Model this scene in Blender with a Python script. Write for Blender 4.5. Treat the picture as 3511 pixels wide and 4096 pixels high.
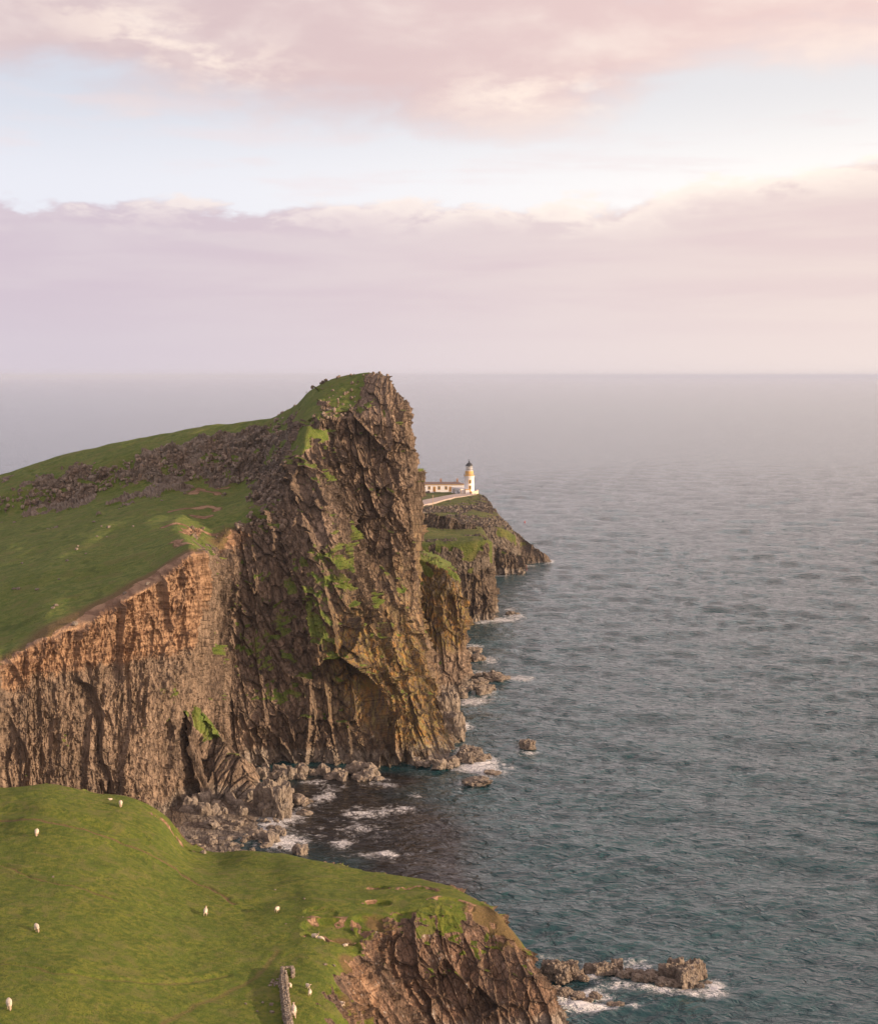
import bpy, bmesh, math, random
import numpy as np
from mathutils import Vector, Matrix, Euler

# ------------------------------------------------------------------ clearing
for o in list(bpy.data.objects):
    bpy.data.objects.remove(o)
scene = bpy.context.scene
COL = scene.collection
R = math.radians
rng = np.random.RandomState(7)
random.seed(7)

# ------------------------------------------------------------------ camera
H = 91.0                                   # eye height above the sea
F, CX, CY = 5689.0, 1755.5, 2048.0         # focal length and centre in photograph pixels
PITCH = math.atan((2048.0 - 1502.0) / F)
cam_d = bpy.data.cameras.new('camera')
cam_d.sensor_fit = 'VERTICAL'
cam_d.sensor_height = 36.0
cam_d.lens = 36.0 * F / 4096.0
cam_d.clip_start = 1.0
cam_d.clip_end = 300000.0
cam = bpy.data.objects.new('camera', cam_d)
COL.objects.link(cam)
cam.location = (0, 0, H)
cam.rotation_euler = (math.pi / 2 - PITCH, 0, 0)
scene.camera = cam

# ------------------------------------------------------------------ light
SUN_EL, SUN_AZ = 11.0, 107.0                 # azimuth clockwise from the view direction (+Y)
sun_d = bpy.data.lights.new('sun', 'SUN')
sun_d.energy = 5.0
sun_d.angle = R(0.6)
sun_d.color = (1.0, 0.70, 0.46)
sun = bpy.data.objects.new('sun', sun_d)
COL.objects.link(sun)
sdir = Vector((math.sin(R(SUN_AZ)) * math.cos(R(SUN_EL)), math.cos(R(SUN_AZ)) * math.cos(R(SUN_EL)), math.sin(R(SUN_EL))))
sun.rotation_euler = sdir.to_track_quat('Z', 'Y').to_euler()
sun.location = (300, 0, 300)

scene.view_settings.view_transform = 'Standard'
scene.view_settings.look = 'None'
scene.view_settings.exposure = 0.38
scene.view_settings.gamma = 1.0


# ------------------------------------------------------------------ node helper
class NT:
    def __init__(self, tree):
        self.t = tree
        tree.nodes.clear()

    def n(self, typ, ins=None, **props):
        nd = self.t.nodes.new(typ)
        for k, v in props.items():
            setattr(nd, k, v)
        if ins:
            for k, v in ins.items():
                self.put(nd.inputs[k], v)
        return nd

    def put(self, sock, v):
        if isinstance(v, bpy.types.NodeSocket):
            self.t.links.new(v, sock)
        elif isinstance(v, (tuple, list)) and len(v) == 3 and sock.type == 'RGBA':
            sock.default_value = (*v, 1)
        else:
            sock.default_value = v

    def m(self, op, a, b=None, c=None, clamp=False):
        nd = self.t.nodes.new('ShaderNodeMath')
        nd.operation = op
        nd.use_clamp = clamp
        for i, v in enumerate((a, b, c)):
            if v is not None:
                self.put(nd.inputs[i], v)
        return nd.outputs[0]

    def mr(self, v, a, b, c=0.0, d=1.0, smooth=True):
        nd = self.t.nodes.new('ShaderNodeMapRange')
        nd.interpolation_type = 'SMOOTHSTEP' if smooth else 'LINEAR'
        for i, q in enumerate((v, a, b, c, d)):
            self.put(nd.inputs[i], q)
        return nd.outputs[0]

    def mix(self, f, a, b, blend='MIX'):
        nd = self.t.nodes.new('ShaderNodeMix')
        nd.data_type = 'RGBA'
        nd.blend_type = blend
        nd.clamp_factor = True
        self.put(nd.inputs[0], f)
        self.put(nd.inputs[6], a)
        self.put(nd.inputs[7], b)
        return nd.outputs[2]

    def scale(self, v, s):
        nd = self.t.nodes.new('ShaderNodeVectorMath')
        nd.operation = 'MULTIPLY'
        self.put(nd.inputs[0], v)
        self.put(nd.inputs[1], s)
        return nd.outputs[0]

    def noise(self, v, s, detail=4.0, rough=0.55, dist=0.0):
        nd = self.n('ShaderNodeTexNoise', {'Vector': v, 'Scale': s, 'Detail': detail, 'Roughness': rough, 'Distortion': dist})
        return nd.outputs['Fac']

    def bump(self, h, strength, dist, normal=None):
        nd = self.n('ShaderNodeBump', {'Height': h, 'Strength': strength, 'Distance': dist})
        if normal is not None:
            self.put(nd.inputs['Normal'], normal)
        return nd.outputs[0]


# ------------------------------------------------------------------ world: low sun sky with two banks of cloud
world = bpy.data.worlds.new('World')
scene.world = world
world.use_nodes = True
w = NT(world.node_tree)
tc = w.n('ShaderNodeTexCoord').outputs['Generated']
sx = w.n('ShaderNodeSeparateXYZ', {0: tc})
X, Y, Z = sx.outputs
az = w.m('ARCTAN2', X, Y)
el = w.m('ARCSINE', Z)
sky = w.n('ShaderNodeTexSky', sky_type='NISHITA')
sky.sun_disc = False
sky.sun_elevation = R(SUN_EL)
sky.sun_rotation = R(SUN_AZ)
sky.air_density = 1.0
sky.dust_density = 1.5
blue = w.scale(sky.outputs[0], (0.10, 0.10, 0.10))
puff = w.noise(w.scale(tc, (9, 9, 24)), 1.0, 8, 0.56, 0.25)
puff2 = w.noise(w.scale(tc, (22, 22, 60)), 1.0, 7, 0.6, 0.2)
streak = w.noise(w.scale(tc, (5, 5, 48)), 1.0, 6, 0.55, 0.3)
broad = w.noise(w.scale(tc, (3.2, 3.2, 9)), 1.0, 5, 0.55, 0.0)
warmR = w.mr(az, -0.35, 0.40)
gap = w.mix(0.82, blue, w.mix(warmR, (0.74, 0.755, 0.85), (0.93, 0.89, 0.89)))
gap = w.mix(w.mr(el, 0.20, 0.12), gap, w.mix(warmR, (0.78, 0.79, 0.86), (1.0, 0.95, 0.91)))
gap = w.mix(w.mr(w.m('ADD', streak, w.m('MULTIPLY', puff, 0.6)), 0.80, 0.98, 0.0, 0.35), gap, (0.84, 0.70, 0.70))
# lower bank
e1 = w.m('ADD', w.mr(az, 0.10, 0.30, 0.118, 0.149), w.m('MULTIPLY', w.m('SUBTRACT', puff, 0.5), 0.055))
e1 = w.m('ADD', e1, w.m('MULTIPLY', w.m('SUBTRACT', puff2, 0.5), 0.030))
dlt = w.m('SUBTRACT', e1, el)
bank1 = w.mr(dlt, -0.002, 0.006)
rim1 = w.m('MULTIPLY', w.mr(dlt, 0.030, 0.0), w.mr(w.m('ADD', w.m('ADD', w.m('MULTIPLY', puff2, .6), w.m('MULTIPLY', puff, .4)), w.m('MULTIPLY', warmR, 0.12)), 0.48, 0.60))
c1 = w.mix(warmR, (0.62, 0.525, 0.60), (0.785, 0.63, 0.61))
c1 = w.mix(w.mr(streak, 0.36, 0.66, 0.0, 0.55), c1, w.mix(warmR, (0.69, 0.61, 0.655), (0.88, 0.75, 0.68)))
c1 = w.mix(w.m('MULTIPLY', rim1, 0.8), c1, w.mix(warmR, (0.92, 0.83, 0.79), (1.12, 0.99, 0.86)))
c1 = w.mix(w.mr(el, 0.075, 0.0), c1, w.mix(warmR, (0.63, 0.56, 0.63), (0.86, 0.73, 0.68)))
# upper bank
edge2 = w.m('ADD', w.mr(az, 0.06, 0.20, 0.196, 0.214), w.m('MULTIPLY', w.mr(w.m('ABSOLUTE', w.m('SUBTRACT', az, 0.0)), 0.28, 0.0), -0.030))
d2 = w.m('SUBTRACT', w.m('ADD', el, w.m('MULTIPLY', w.m('SUBTRACT', puff, 0.5), 0.085)), edge2)
bank2 = w.mr(d2, -0.016, 0.026)
hole = w.mr(w.m('ADD', broad, w.m('MULTIPLY', puff, 0.3)), 0.50, 0.62)
bank2 = w.m('MULTIPLY', bank2, w.mr(hole, 0.0, 1.0, 0.72, 1.0))
c2 = w.mix(warmR, (0.64, 0.505, 0.525), (0.83, 0.615, 0.58))
c2 = w.mix(w.mr(puff, 0.42, 0.80, 0.0, 0.8), c2, w.mix(warmR, (0.86, 0.745, 0.71), (1.0, 0.85, 0.75)))
blob = w.m('MULTIPLY', w.mr(w.m('ABSOLUTE', w.m('ADD', az, 0.18)), 0.13, 0.02), w.mr(w.m('ABSOLUTE', w.m('SUBTRACT', el, w.m('MULTIPLY_ADD', az, -0.25, 0.175))), 0.035, 0.0))
blobB = w.m('MULTIPLY', w.mr(w.m('ABSOLUTE', w.m('SUBTRACT', az, 0.08)), 0.11, 0.02), w.mr(w.m('ABSOLUTE', w.m('SUBTRACT', el, 0.19)), 0.03, 0.0))
blob = w.m('MULTIPLY', w.m('MAXIMUM', blob, blobB), w.mr(puff2, 0.40, 0.62))
c2 = w.mix(w.m('MULTIPLY', blob, 0.55), c2, (1.08, 0.93, 0.80))
col = w.mix(bank2, gap, c2)
col = w.mix(bank1, col, c1)
hzn = w.mr(el, -0.01, -0.03)
glow = w.m('MULTIPLY', w.mr(az, 0.33, 1.3), w.mr(el, 0.75, 0.1))
col = w.mix(glow, col, (1.9, 1.35, 1.05))
col = w.mix(hzn, col, (0.20, 0.20, 0.23))
bg = w.n('ShaderNodeBackground', {'Color': col, 'Strength': 0.83})
wo = w.n('ShaderNodeOutputWorld')
world.node_tree.links.new(bg.outputs[0], wo.inputs[0])

# ------------------------------------------------------------------ projection helpers
ct, st = math.cos(PITCH), math.sin(PITCH)


def P(px, py, d=None, z=None):
    """world point seen at photograph pixel (px,py), d metres ahead or at height z"""
    dx, dy = (px - CX) / F, (CY - py) / F
    v = np.array((dx, ct + dy * st, dy * ct - st))
    t = d / v[1] if d is not None else (z - H) / v[2]
    return np.array((0, 0, H)) + t * v


def W(px, d, z):
    """world point at column px of the photograph, d metres ahead, at height z"""
    cd = d * ct - (z - H) * st
    return np.array(((px - CX) / F * cd, d, z))


def proj(p):
    q = p - np.array((0, 0, H))
    cd = q[..., 1] * ct - q[..., 2] * st
    cy = q[..., 1] * st + q[..., 2] * ct
    return CX + F * q[..., 0] / cd, CY - F * cy / cd


# ------------------------------------------------------------------ numpy noise
def hsh(ix, iy, iz, seed):
    h = (ix.astype(np.int64) * 374761393 + iy.astype(np.int64) * 668265263 + iz.astype(np.int64) * 2147483647 + seed * 974634777) & 0xFFFFFFFF
    h = ((h ^ (h >> 13)) * 1274126177) & 0xFFFFFFFF
    h = ((h ^ (h >> 16)) * 2246822519) & 0xFFFFFFFF
    h = h ^ (h >> 13)
    return (h & 0xFFFFFF).astype(np.float32) / 16777216.0


def vnoise(p, seed=0):
    i = np.floor(p).astype(np.int64)
    f = (p - i).astype(np.float32)
    f = f * f * (3 - 2 * f)
    out = 0
    for dx in (0, 1):
        wx = f[:, 0] if dx else 1 - f[:, 0]
        for dy in (0, 1):
            wy = f[:, 1] if dy else 1 - f[:, 1]
            for dz in (0, 1):
                wz = f[:, 2] if dz else 1 - f[:, 2]
                out = out + wx * wy * wz * hsh(i[:, 0] + dx, i[:, 1] + dy, i[:, 2] + dz, seed)
    return out * 2 - 1


def fbm(p, seed=0, octv=4, gain=0.5):
    a, s, out = 1.0, 1.0, 0
    for k in range(octv):
        out = out + a * vnoise(p * s, seed + k * 17)
        a *= gain
        s *= 2.03
    return out


def cells(p, seed=0, tilt=1.0):
    """faceted cell noise: every cell is a tilted plane; returns height, crack, cell random"""
    n = len(p)
    H_, C_, R_ = np.empty(n, np.float32), np.empty(n, np.float32), np.empty(n, np.float32)
    for s in range(0, n, 250000):
        q = p[s:s + 250000]
        i = np.floor(q).astype(np.int64)
        f = (q - i).astype(np.float32)
        F1 = np.full(len(q), 9.0, np.float32)
        F2 = F1.copy()
        val = np.zeros(len(q), np.float32)
        rr = np.zeros(len(q), np.float32)
        for dx in (-1, 0, 1):
            for dy in (-1, 0, 1):
                for dz in (-1, 0, 1):
                    a, b, c = i[:, 0] + dx, i[:, 1] + dy, i[:, 2] + dz
                    h1 = hsh(a, b, c, seed)
                    h2 = hsh(a, b, c, seed + 1)
                    h3 = hsh(a, b, c, seed + 2)
                    ox, oy, oz = f[:, 0] - dx - h1, f[:, 1] - dy - h2, f[:, 2] - dz - h3
                    d = ox * ox + oy * oy + oz * oz
                    near = d < F1
                    F2 = np.where(near, F1, np.minimum(F2, d))
                    F1 = np.where(near, d, F1)
                    h4 = (h1 * 7.13 + h2 * 3.71) % 1.0
                    h5 = (h2 * 5.37 + h3 * 9.11) % 1.0
                    h6 = (h3 * 4.77 + h1 * 8.31) % 1.0
                    v = (h4 - 0.5) * 1.3 + tilt * ((h5 - 0.5) * (ox + oy) + (h6 - 0.5) * oz * 1.6 + (h4 - 0.5) * (ox - oy))
                    val = np.where(near, v, val)
                    rr = np.where(near, h5, rr)
        e = np.sqrt(F2) - np.sqrt(F1)
        H_[s:s + 250000] = val
        C_[s:s + 250000] = np.exp(-(e / 0.07) ** 2)
        R_[s:s + 250000] = rr
    return H_, C_, R_


def sstep(x, a, b):
    t = np.clip((x - a) / (b - a), 0, 1)
    return t * t * (3 - 2 * t)


# ------------------------------------------------------------------ object helpers
def tag(o, label=None, cat=None, group=None, kind=None):
    if label:
        o['label'] = label
    if cat:
        o['category'] = cat
    if group:
        o['group'] = group
    if kind:
        o['kind'] = kind
    return o


def link(name, me, mats, parent=None):
    o = bpy.data.objects.new(name, me)
    COL.objects.link(o)
    if not isinstance(mats, (list, tuple)):
        mats = [mats]
    for m in mats:
        if m and m.name not in [x.name for x in me.materials if x]:
            me.materials.append(m)
    if parent:
        o.parent = parent
    return o


def empty(name, loc, rz=0.0):
    o = bpy.data.objects.new(name, None)
    o.empty_display_size = 1
    COL.objects.link(o)
    o.location = loc
    o.rotation_euler = (0, 0, rz)
    return o


def mesh_np(name, V, Q, attrs=None, smooth=None):
    me = bpy.data.meshes.new(name)
    n, k = len(V), Q.shape[1]
    me.vertices.add(n)
    me.vertices.foreach_set('co', np.ascontiguousarray(V, np.float32).ravel())
    me.loops.add(Q.size)
    me.loops.foreach_set('vertex_index', np.ascontiguousarray(Q, np.int32).ravel())
    me.polygons.add(len(Q))
    me.polygons.foreach_set('loop_start', np.arange(0, Q.size, k, dtype=np.int32))
    me.polygons.foreach_set('loop_total', np.full(len(Q), k, np.int32))
    sm = np.zeros(len(Q), bool) if smooth is None else smooth
    me.update(calc_edges=True)
    me.polygons.foreach_set('use_smooth', sm)
    for an, arr in (attrs or {}).items():
        if arr.ndim == 1:
            a = me.attributes.new(an, 'FLOAT', 'POINT')
            a.data.foreach_set('value', arr.astype(np.float32))
        else:
            a = me.attributes.new(an, 'FLOAT_COLOR', 'POINT')
            full = np.ones((n, 4), np.float32)
            full[:, :arr.shape[1]] = arr
            a.data.foreach_set('color', full.ravel())
    me.validate()
    return me


def grid_quads(nu, nv, off=0):
    i = np.arange(nu - 1)[:, None] * nv + np.arange(nv - 1)[None, :]
    return (np.stack((i, i + nv, i + nv + 1, i + 1), -1).reshape(-1, 4) + off)


def lin_resample(A, axis, counts):
    """linear resample of control array along axis with counts[i] samples on segment i"""
    A = np.moveaxis(A, axis, 0)
    out = []
    for i, c in enumerate(counts):
        t = (np.arange(c) / c).reshape((-1,) + (1,) * (A.ndim - 1))
        out.append(A[i] * (1 - t) + A[i + 1] * t)
    out.append(A[-1:])
    return np.moveaxis(np.concatenate(out, 0), 0, axis)


def blur(A, axis, rad):
    if rad < 1:
        return A
    k = int(rad)
    A = np.moveaxis(A, axis, 0)
    for _ in range(2):
        pad = np.concatenate([np.repeat(A[:1], k, 0), A, np.repeat(A[-1:], k, 0)], 0)
        c = np.cumsum(np.concatenate([np.zeros_like(pad[:1]), pad], 0), 0)
        A = (c[2 * k + 1:] - c[:-(2 * k + 1)]) / (2 * k + 1)
    return np.moveaxis(A, 0, axis)


def gnormals(G):
    du = np.gradient(G, axis=0)
    dv = np.gradient(G, axis=1)
    n = np.cross(du, dv)
    n /= np.maximum(np.linalg.norm(n, axis=-1, keepdims=True), 1e-9)
    return n


def surface(ctrl, uc, vc, ub=6, vb=6):
    """ctrl: (ncol,nrow,3+k) -> dense grid"""
    A = lin_resample(np.asarray(ctrl, float), 0, uc)
    A = blur(A, 0, ub)
    A = lin_resample(A, 1, vc)
    A = blur(A, 1, vb)
    return A


def pick(Vp, scr, px, py, tol=9.0):
    """nearest visible surface point under a pixel"""
    d = (scr[0] - px) ** 2 + (scr[1] - py) ** 2
    c = np.where(d < tol * tol)[0]
    if len(c) == 0:
        return int(np.argmin(d))
    return int(c[np.argmin(Vp[c, 1])])


def blob3(Vp, scr, px, py, rad, squash=1.0):
    """soft 3-D blob centred on the surface point seen at (px,py)"""
    i = pick(Vp, scr, px, py)
    c = Vp[i]
    d = Vp - c
    return np.exp(-((d[:, 0] ** 2 + d[:, 1] ** 2 + (d[:, 2] / squash) ** 2) / rad ** 2))


def line_dist(xy, pts):
    best = np.full(len(xy), 1e9)
    for a, b in zip(pts[:-1], pts[1:]):
        a, b = np.array(a[:2]), np.array(b[:2])
        ab = b - a
        t = np.clip(((xy - a) @ ab) / (ab @ ab), 0, 1)
        d = np.linalg.norm(xy - a - t[:, None] * ab, axis=1)
        best = np.minimum(best, d)
    return best


# ------------------------------------------------------------------ materials
def principled(name):
    m = bpy.data.materials.new(name)
    m.use_nodes = True
    nt = NT(m.node_tree)
    out = nt.n('ShaderNodeOutputMaterial')
    b = nt.n('ShaderNodeBsdfPrincipled')
    m.node_tree.links.new(b.outputs[0], out.inputs[0])
    return m, nt, b


def simple_mat(name, c, rough=0.8, var=0.15, scale=2.0, bump=0.0, metallic=0.0):
    m, nt, b = principled(name)
    co = nt.n('ShaderNodeTexCoord').outputs['Object']
    f = nt.noise(co, scale, 5, 0.6)
    nt.put(b.inputs['Base Color'], nt.mix(nt.mr(f, 0.3, 0.7), tuple(x * (1 - var) for x in c), tuple(min(1, x * (1 + var)) for x in c)))
    b.inputs['Roughness'].default_value = rough
    b.inputs['Metallic'].default_value = metallic
    if bump:
        nt.put(b.inputs['Normal'], nt.bump(nt.noise(co, scale * 6, 4, 0.6), 0.6, bump))
    return m


def terrain_mat(name, k=1.0, grassA=(0.062, 0.108, 0.010), grassB=(0.160, 0.184, 0.027), rockA=(0.112, 0.083, 0.060), rockB=(0.40, 0.305, 0.225), strata=0.0):
    """k: size of detail in metres"""
    m, nt, b = principled(name)
    geo = nt.n('ShaderNodeNewGeometry')
    pos = geo.outputs['Position']
    A = nt.n('ShaderNodeAttribute', attribute_name='maskA')
    B = nt.n('ShaderNodeAttribute', attribute_name='maskB')
    a = nt.n('ShaderNodeSeparateColor', {0: A.outputs['Color']}).outputs
    bb = nt.n('ShaderNodeSeparateColor', {0: B.outputs['Color']}).outputs
    grass, lichen, soil = a[0], a[1], a[2]
    rnd, pale, white = bb[0], bb[1], bb[2]
    p = nt.scale(pos, (1 / k, 1 / k, 1 / k))
    pv = nt.scale(pos, (1 / k, 1 / k, 0.22 / k))
    n_f = nt.noise(p, 2.6, 6, 0.65)
    n_m = nt.noise(p, 0.55, 5, 0.6)
    n_l = nt.noise(p, 0.085, 4, 0.6)
    n_v = nt.noise(pv, 1.1, 6, 0.62, 0.4)
    # rock
    rock = nt.mix(nt.mr(n_v, 0.32, 0.70), rockA, rockB)
    rock = nt.mix(nt.mr(n_l, 0.42, 0.62, 0.0, 0.45), rock, (0.120, 0.098, 0.078))
    rock = nt.mix(nt.mr(rnd, 0.0, 1.0, 0.0, 0.38), rock, (0.075, 0.055, 0.040))
    rock = nt.mix(nt.mr(nt.m('MULTIPLY', n_f, rnd), 0.33, 0.50, 0.0, 0.35), rock, (0.27, 0.225, 0.17))
    rock = nt.mix(nt.mr(n_f, 0.56, 0.68, 0.0, 0.5), rock, (0.34, 0.30, 0.235))
    rock = nt.mix(nt.mr(n_f, 0.44, 0.32, 0.0, 0.6), rock, (0.055, 0.042, 0.030))
    rock = nt.mix(nt.m('MULTIPLY', pale, 0.75), rock, nt.mix(nt.mr(n_m, 0.3, 0.7), (0.165, 0.145, 0.120), (0.39, 0.355, 0.305)))
    lich = nt.m('MULTIPLY', lichen, nt.mr(nt.m('ADD', n_v, nt.m('MULTIPLY', n_f, 0.5)), 0.62, 0.86))
    rock = nt.mix(nt.m('MULTIPLY', lich, 0.85), rock, nt.mix(nt.mr(n_m, 0.35, 0.62), (0.33, 0.175, 0.032), (0.21, 0.185, 0.045)))
    ps = nt.scale(pos, (0.10 / k, 0.10 / k, 1.3 / k))
    band = nt.noise(ps, 1.0, 5, 0.6, 0.3)
    clay = nt.mix(nt.mr(band, 0.38, 0.62), (0.175, 0.104, 0.064), (0.40, 0.270, 0.172))
    clay = nt.mix(nt.mr(n_f, 0.35, 0.65, 0.0, 0.5), clay, (0.235, 0.150, 0.090))
    rock = nt.mix(nt.mr(nt.m('ADD', soil, nt.m('MULTIPLY', nt.m('SUBTRACT', n_m, 0.5), 0.8)), 0.35, 0.62), rock, clay)
    wh = nt.m('MULTIPLY', white, nt.mr(n_v, 0.54, 0.62))
    rock = nt.mix(wh, rock, (0.40, 0.38, 0.34))
    crack_shade = nt.n('ShaderNodeAttribute', attribute_name='crack').outputs['Fac']
    rock = nt.mix(nt.m('MULTIPLY', crack_shade, 0.72), rock, (0.040, 0.031, 0.024))  # shade in the crevices, painted into the rock colour
    # grass
    g = nt.mix(nt.mr(n_m, 0.34, 0.66), grassA, grassB)
    g = nt.mix(nt.mr(n_l, 0.40, 0.62, 0.0, 0.5), g, (0.080, 0.130, 0.016))
    g = nt.mix(nt.mr(n_f, 0.42, 0.74, 0.0, 0.6), g, (0.135, 0.132, 0.036))
    g = nt.mix(nt.mr(n_f, 0.46, 0.28, 0.0, 0.65), g, (0.028, 0.040, 0.009))
    patch = nt.noise(p, 0.17, 5, 0.65, 0.6)
    g = nt.mix(nt.mr(patch, 0.50, 0.64, 0.0, 0.40), g, (0.17, 0.15, 0.060))
    g = nt.mix(nt.mr(patch, 0.46, 0.34, 0.0, 0.45), g, (0.040, 0.066, 0.010))
    tuft = nt.n('ShaderNodeTexVoronoi', {'Vector': p, 'Scale': 1.1, 'Randomness': 1.0}, feature='F1').outputs['Distance']
    g = nt.mix(nt.m('MULTIPLY', nt.mr(tuft, 0.26, 0.10), nt.mr(n_m, .42, .60)), g, (0.030, 0.046, 0.009))
    tiny = nt.noise(p, 8.0, 3, 0.7)
    g = nt.mix(nt.mr(tiny, 0.66, 0.74, 0.0, 0.45), g, (0.24, 0.225, 0.11))
    g = nt.mix(nt.mr(soil, 0.12, 0.55, 0.0, 0.9), g, nt.mix(nt.mr(n_f, 0.3, 0.7), (0.105, 0.078, 0.034), (0.19, 0.125, 0.062)))
    gm = nt.mr(nt.m('ADD', grass, nt.m('MULTIPLY', nt.m('SUBTRACT', n_f, 0.5), 0.7)), 0.42, 0.58)
    nt.put(b.inputs['Base Color'], nt.mix(gm, rock, g))
    b.inputs['Roughness'].default_value = 0.92
    b.inputs['Specular IOR Level'].default_value = 0.22
    vor = nt.n('ShaderNodeTexVoronoi', {'Vector': nt.scale(pos, (1.5 / k, 1.5 / k, 0.55 / k)), 'Scale': 1.0}, feature='F1')
    hr = nt.m('ADD', nt.m('MULTIPLY', vor.outputs['Distance'], 0.5), nt.m('ADD', n_v, nt.m('MULTIPLY', n_f, 0.35)))
    hg = nt.m('ADD', nt.m('MULTIPLY', n_f, 0.75), nt.m('ADD', nt.m('MULTIPLY', n_m, 1.1), nt.m('ADD', nt.m('MULTIPLY', tiny, 0.14), nt.mr(tuft, 0.30, 0.0, 0.0, 0.35))))
    hh = nt.n('ShaderNodeMix', {0: gm, 2: hr, 3: hg}, data_type='FLOAT').outputs[0]
    nt.put(b.inputs['Normal'], nt.bump(hh, 0.9, 0.62 * k))
    return m


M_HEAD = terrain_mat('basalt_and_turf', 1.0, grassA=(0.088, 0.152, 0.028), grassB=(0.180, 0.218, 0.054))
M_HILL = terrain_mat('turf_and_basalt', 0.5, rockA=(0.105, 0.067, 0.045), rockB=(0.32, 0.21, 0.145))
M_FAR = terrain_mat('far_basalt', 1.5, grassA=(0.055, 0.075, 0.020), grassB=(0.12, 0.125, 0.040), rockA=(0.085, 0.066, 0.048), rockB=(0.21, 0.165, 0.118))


# ------------------------------------------------------------------ rock displacement on a dense grid
def rockify(G, wgt, sizes, amps, seed=0, shear=0.12, crag=None, amod=None):
    nu, nv = G.shape[:2]
    N = gnormals(G).reshape(-1, 3)
    V = G.reshape(-1, 3).copy()
    wv = wgt.reshape(-1)
    # cells follow the columns of the face, so joints run down it whatever its lean
    ww = (np.clip(wgt, 0, 1) ** 4 + 1e-4)[..., None]
    cm = (G * ww).sum(1) / ww.sum(1)
    cm = blur(cm, 0, 3)
    q = G.copy()
    q[..., :2] = 0.82 * cm[:, None, :2] + 0.18 * G[..., :2]
    q = q.reshape(-1, 3)
    q[:, 0] += shear * V[:, 2]
    wp = np.stack([fbm(q / np.array((13.0, 13.0, 22.0)), seed + 50 + k, 3, .4) for k in range(3)], 1) * np.array((1.2, 1.2, 1.6))
    q = q + wp
    disp = np.zeros(len(V), np.float32)
    rr = 0
    crack_shade = np.zeros(len(V), np.float32)  # mask for the crevice shade painted in the rock material
    for j, (sz, am) in enumerate(zip(sizes, amps)):
        h, c, r = cells(q / np.array(sz), seed + 10 * j, 1.5)
        f_ = 1.0 if amod is None else (1 - (1 - amod) * (0.6, 0.85, 0.72, 0.3)[j])
        disp += am * (h - 0.5 * c) * f_
        rr = rr + r / len(sizes)
        crack_shade = np.maximum(crack_shade, c * (0.5 if j == 0 else 1.0) * (j < 3))
    disp += fbm(V / 1.1, seed + 99, 3) * 0.14 * amps[-1] / 0.3
    Nh = N.copy()
    Nh[:, 2] *= 0.4
    base = V.copy()
    V += Nh * (disp * wv * (1 - 0.62 * N[:, 2] ** 2))[:, None]
    if crag is not None:
        cw = crag.reshape(-1)
        k = np.where(cw > 0.02)[0]
        if len(k):
            sc = sizes[1][0] / 4.2
            d2 = 0
            for sz, am in ((3.6, 1.0), (1.7, 0.62), (0.8, 0.3)):
                h, c, r = cells(base[k] / (sz * sc) / np.array((1, 1, 1.3)), seed + 200 + int(sz * 10), 1.6)
                d2 = d2 + am * sc * (h + .35 - 0.6 * c)
                crack_shade[k] = np.maximum(crack_shade[k], c)
            d2 = d2 * (0.35 + 0.65 * sstep(np.abs(N[k][:, 2]), .45, .75))
            Nc = N[k] * np.sign(N[k][:, 2:3] + 1e-6)
            Vn = base[k] + Nc * d2[:, None]
            V[k] = V[k] * (1 - cw[k, None]) + Vn * cw[k, None]
    return V, rr, N, crack_shade


def build_terrain(name, G, crag, wgt, mat, sizes, amps, seed, masks, shear=0.12, grass_bias=None, pale_top=3.2, hump=0.35, amod=None):
    """G dense grid (nu,nv,3); masks(V,scr,...) -> lichen, soil, white"""
    V, rr, N0, crack_shade = rockify(G, wgt, sizes, amps, seed, shear, crag, amod)
    cg = crag.reshape(-1) if crag is not None else 0.0
    nu, nv = G.shape[:2]
    soft = 1 - np.clip(wgt.reshape(-1), 0, 1)
    V[:, 2] += soft * (fbm(V / 9.0, seed + 5, 3) * hump + fbm(V / 2.2, seed + 6, 2) * hump * 0.22) * sstep(V[:, 2], 2, 8)
    V3 = V.reshape(nu, nv, 3)
    Vs = blur(blur(V3, 0, 2), 1, 2)
    nz = np.abs(gnormals(Vs)[..., 2]).reshape(-1)
    scr = proj(V)
    gb = grass_bias.reshape(-1) if grass_bias is not None else 0
    n5 = fbm(V / 5.0, seed + 7, 4)
    grass = np.where(wgt.reshape(-1) < 0.25, 1.0, 0.0)
    grass = np.maximum(1 - sstep(wgt.reshape(-1), 0.15, 0.5) * 1.0, sstep(nz + 0.30 * n5 + gb - 0.42 * cg, 0.80, 1.10) * sstep(V[:, 2], 4, 9))
    lich, soil, white, gadd, gsub = masks(V, scr, n5, nz, wgt.reshape(-1))
    grass = np.clip(grass + gadd * np.clip(1.9 * nz - 0.25 + 1.3 * n5, 0, 2) - gsub, 0, 1)
    pale = sstep(V[:, 2] + n5 * 0.8, pale_top + 1.0, pale_top - 0.6)
    mA = np.stack((grass, np.clip(lich, 0, 1), np.clip(soil, 0, 1)), 1)
    pale = np.maximum(pale, 0.9 * cg * sstep(n5, -.9, .3))
    mB = np.stack((rr, np.clip(pale, 0, 1), np.clip(white, 0, 1)), 1)
    Q = grid_quads(nu, nv)
    sm = grass[Q].mean(1) > 0.5
    me = mesh_np(name, V, Q, {'maskA': mA, 'maskB': mB, 'crack': crack_shade * np.clip(wgt.reshape(-1) + cg, 0, 1) * (0.35 + 0.65 * (amod if amod is not None else 1.0))}, sm)
    o = link(name, me, mat)
    return o, V3


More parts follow.
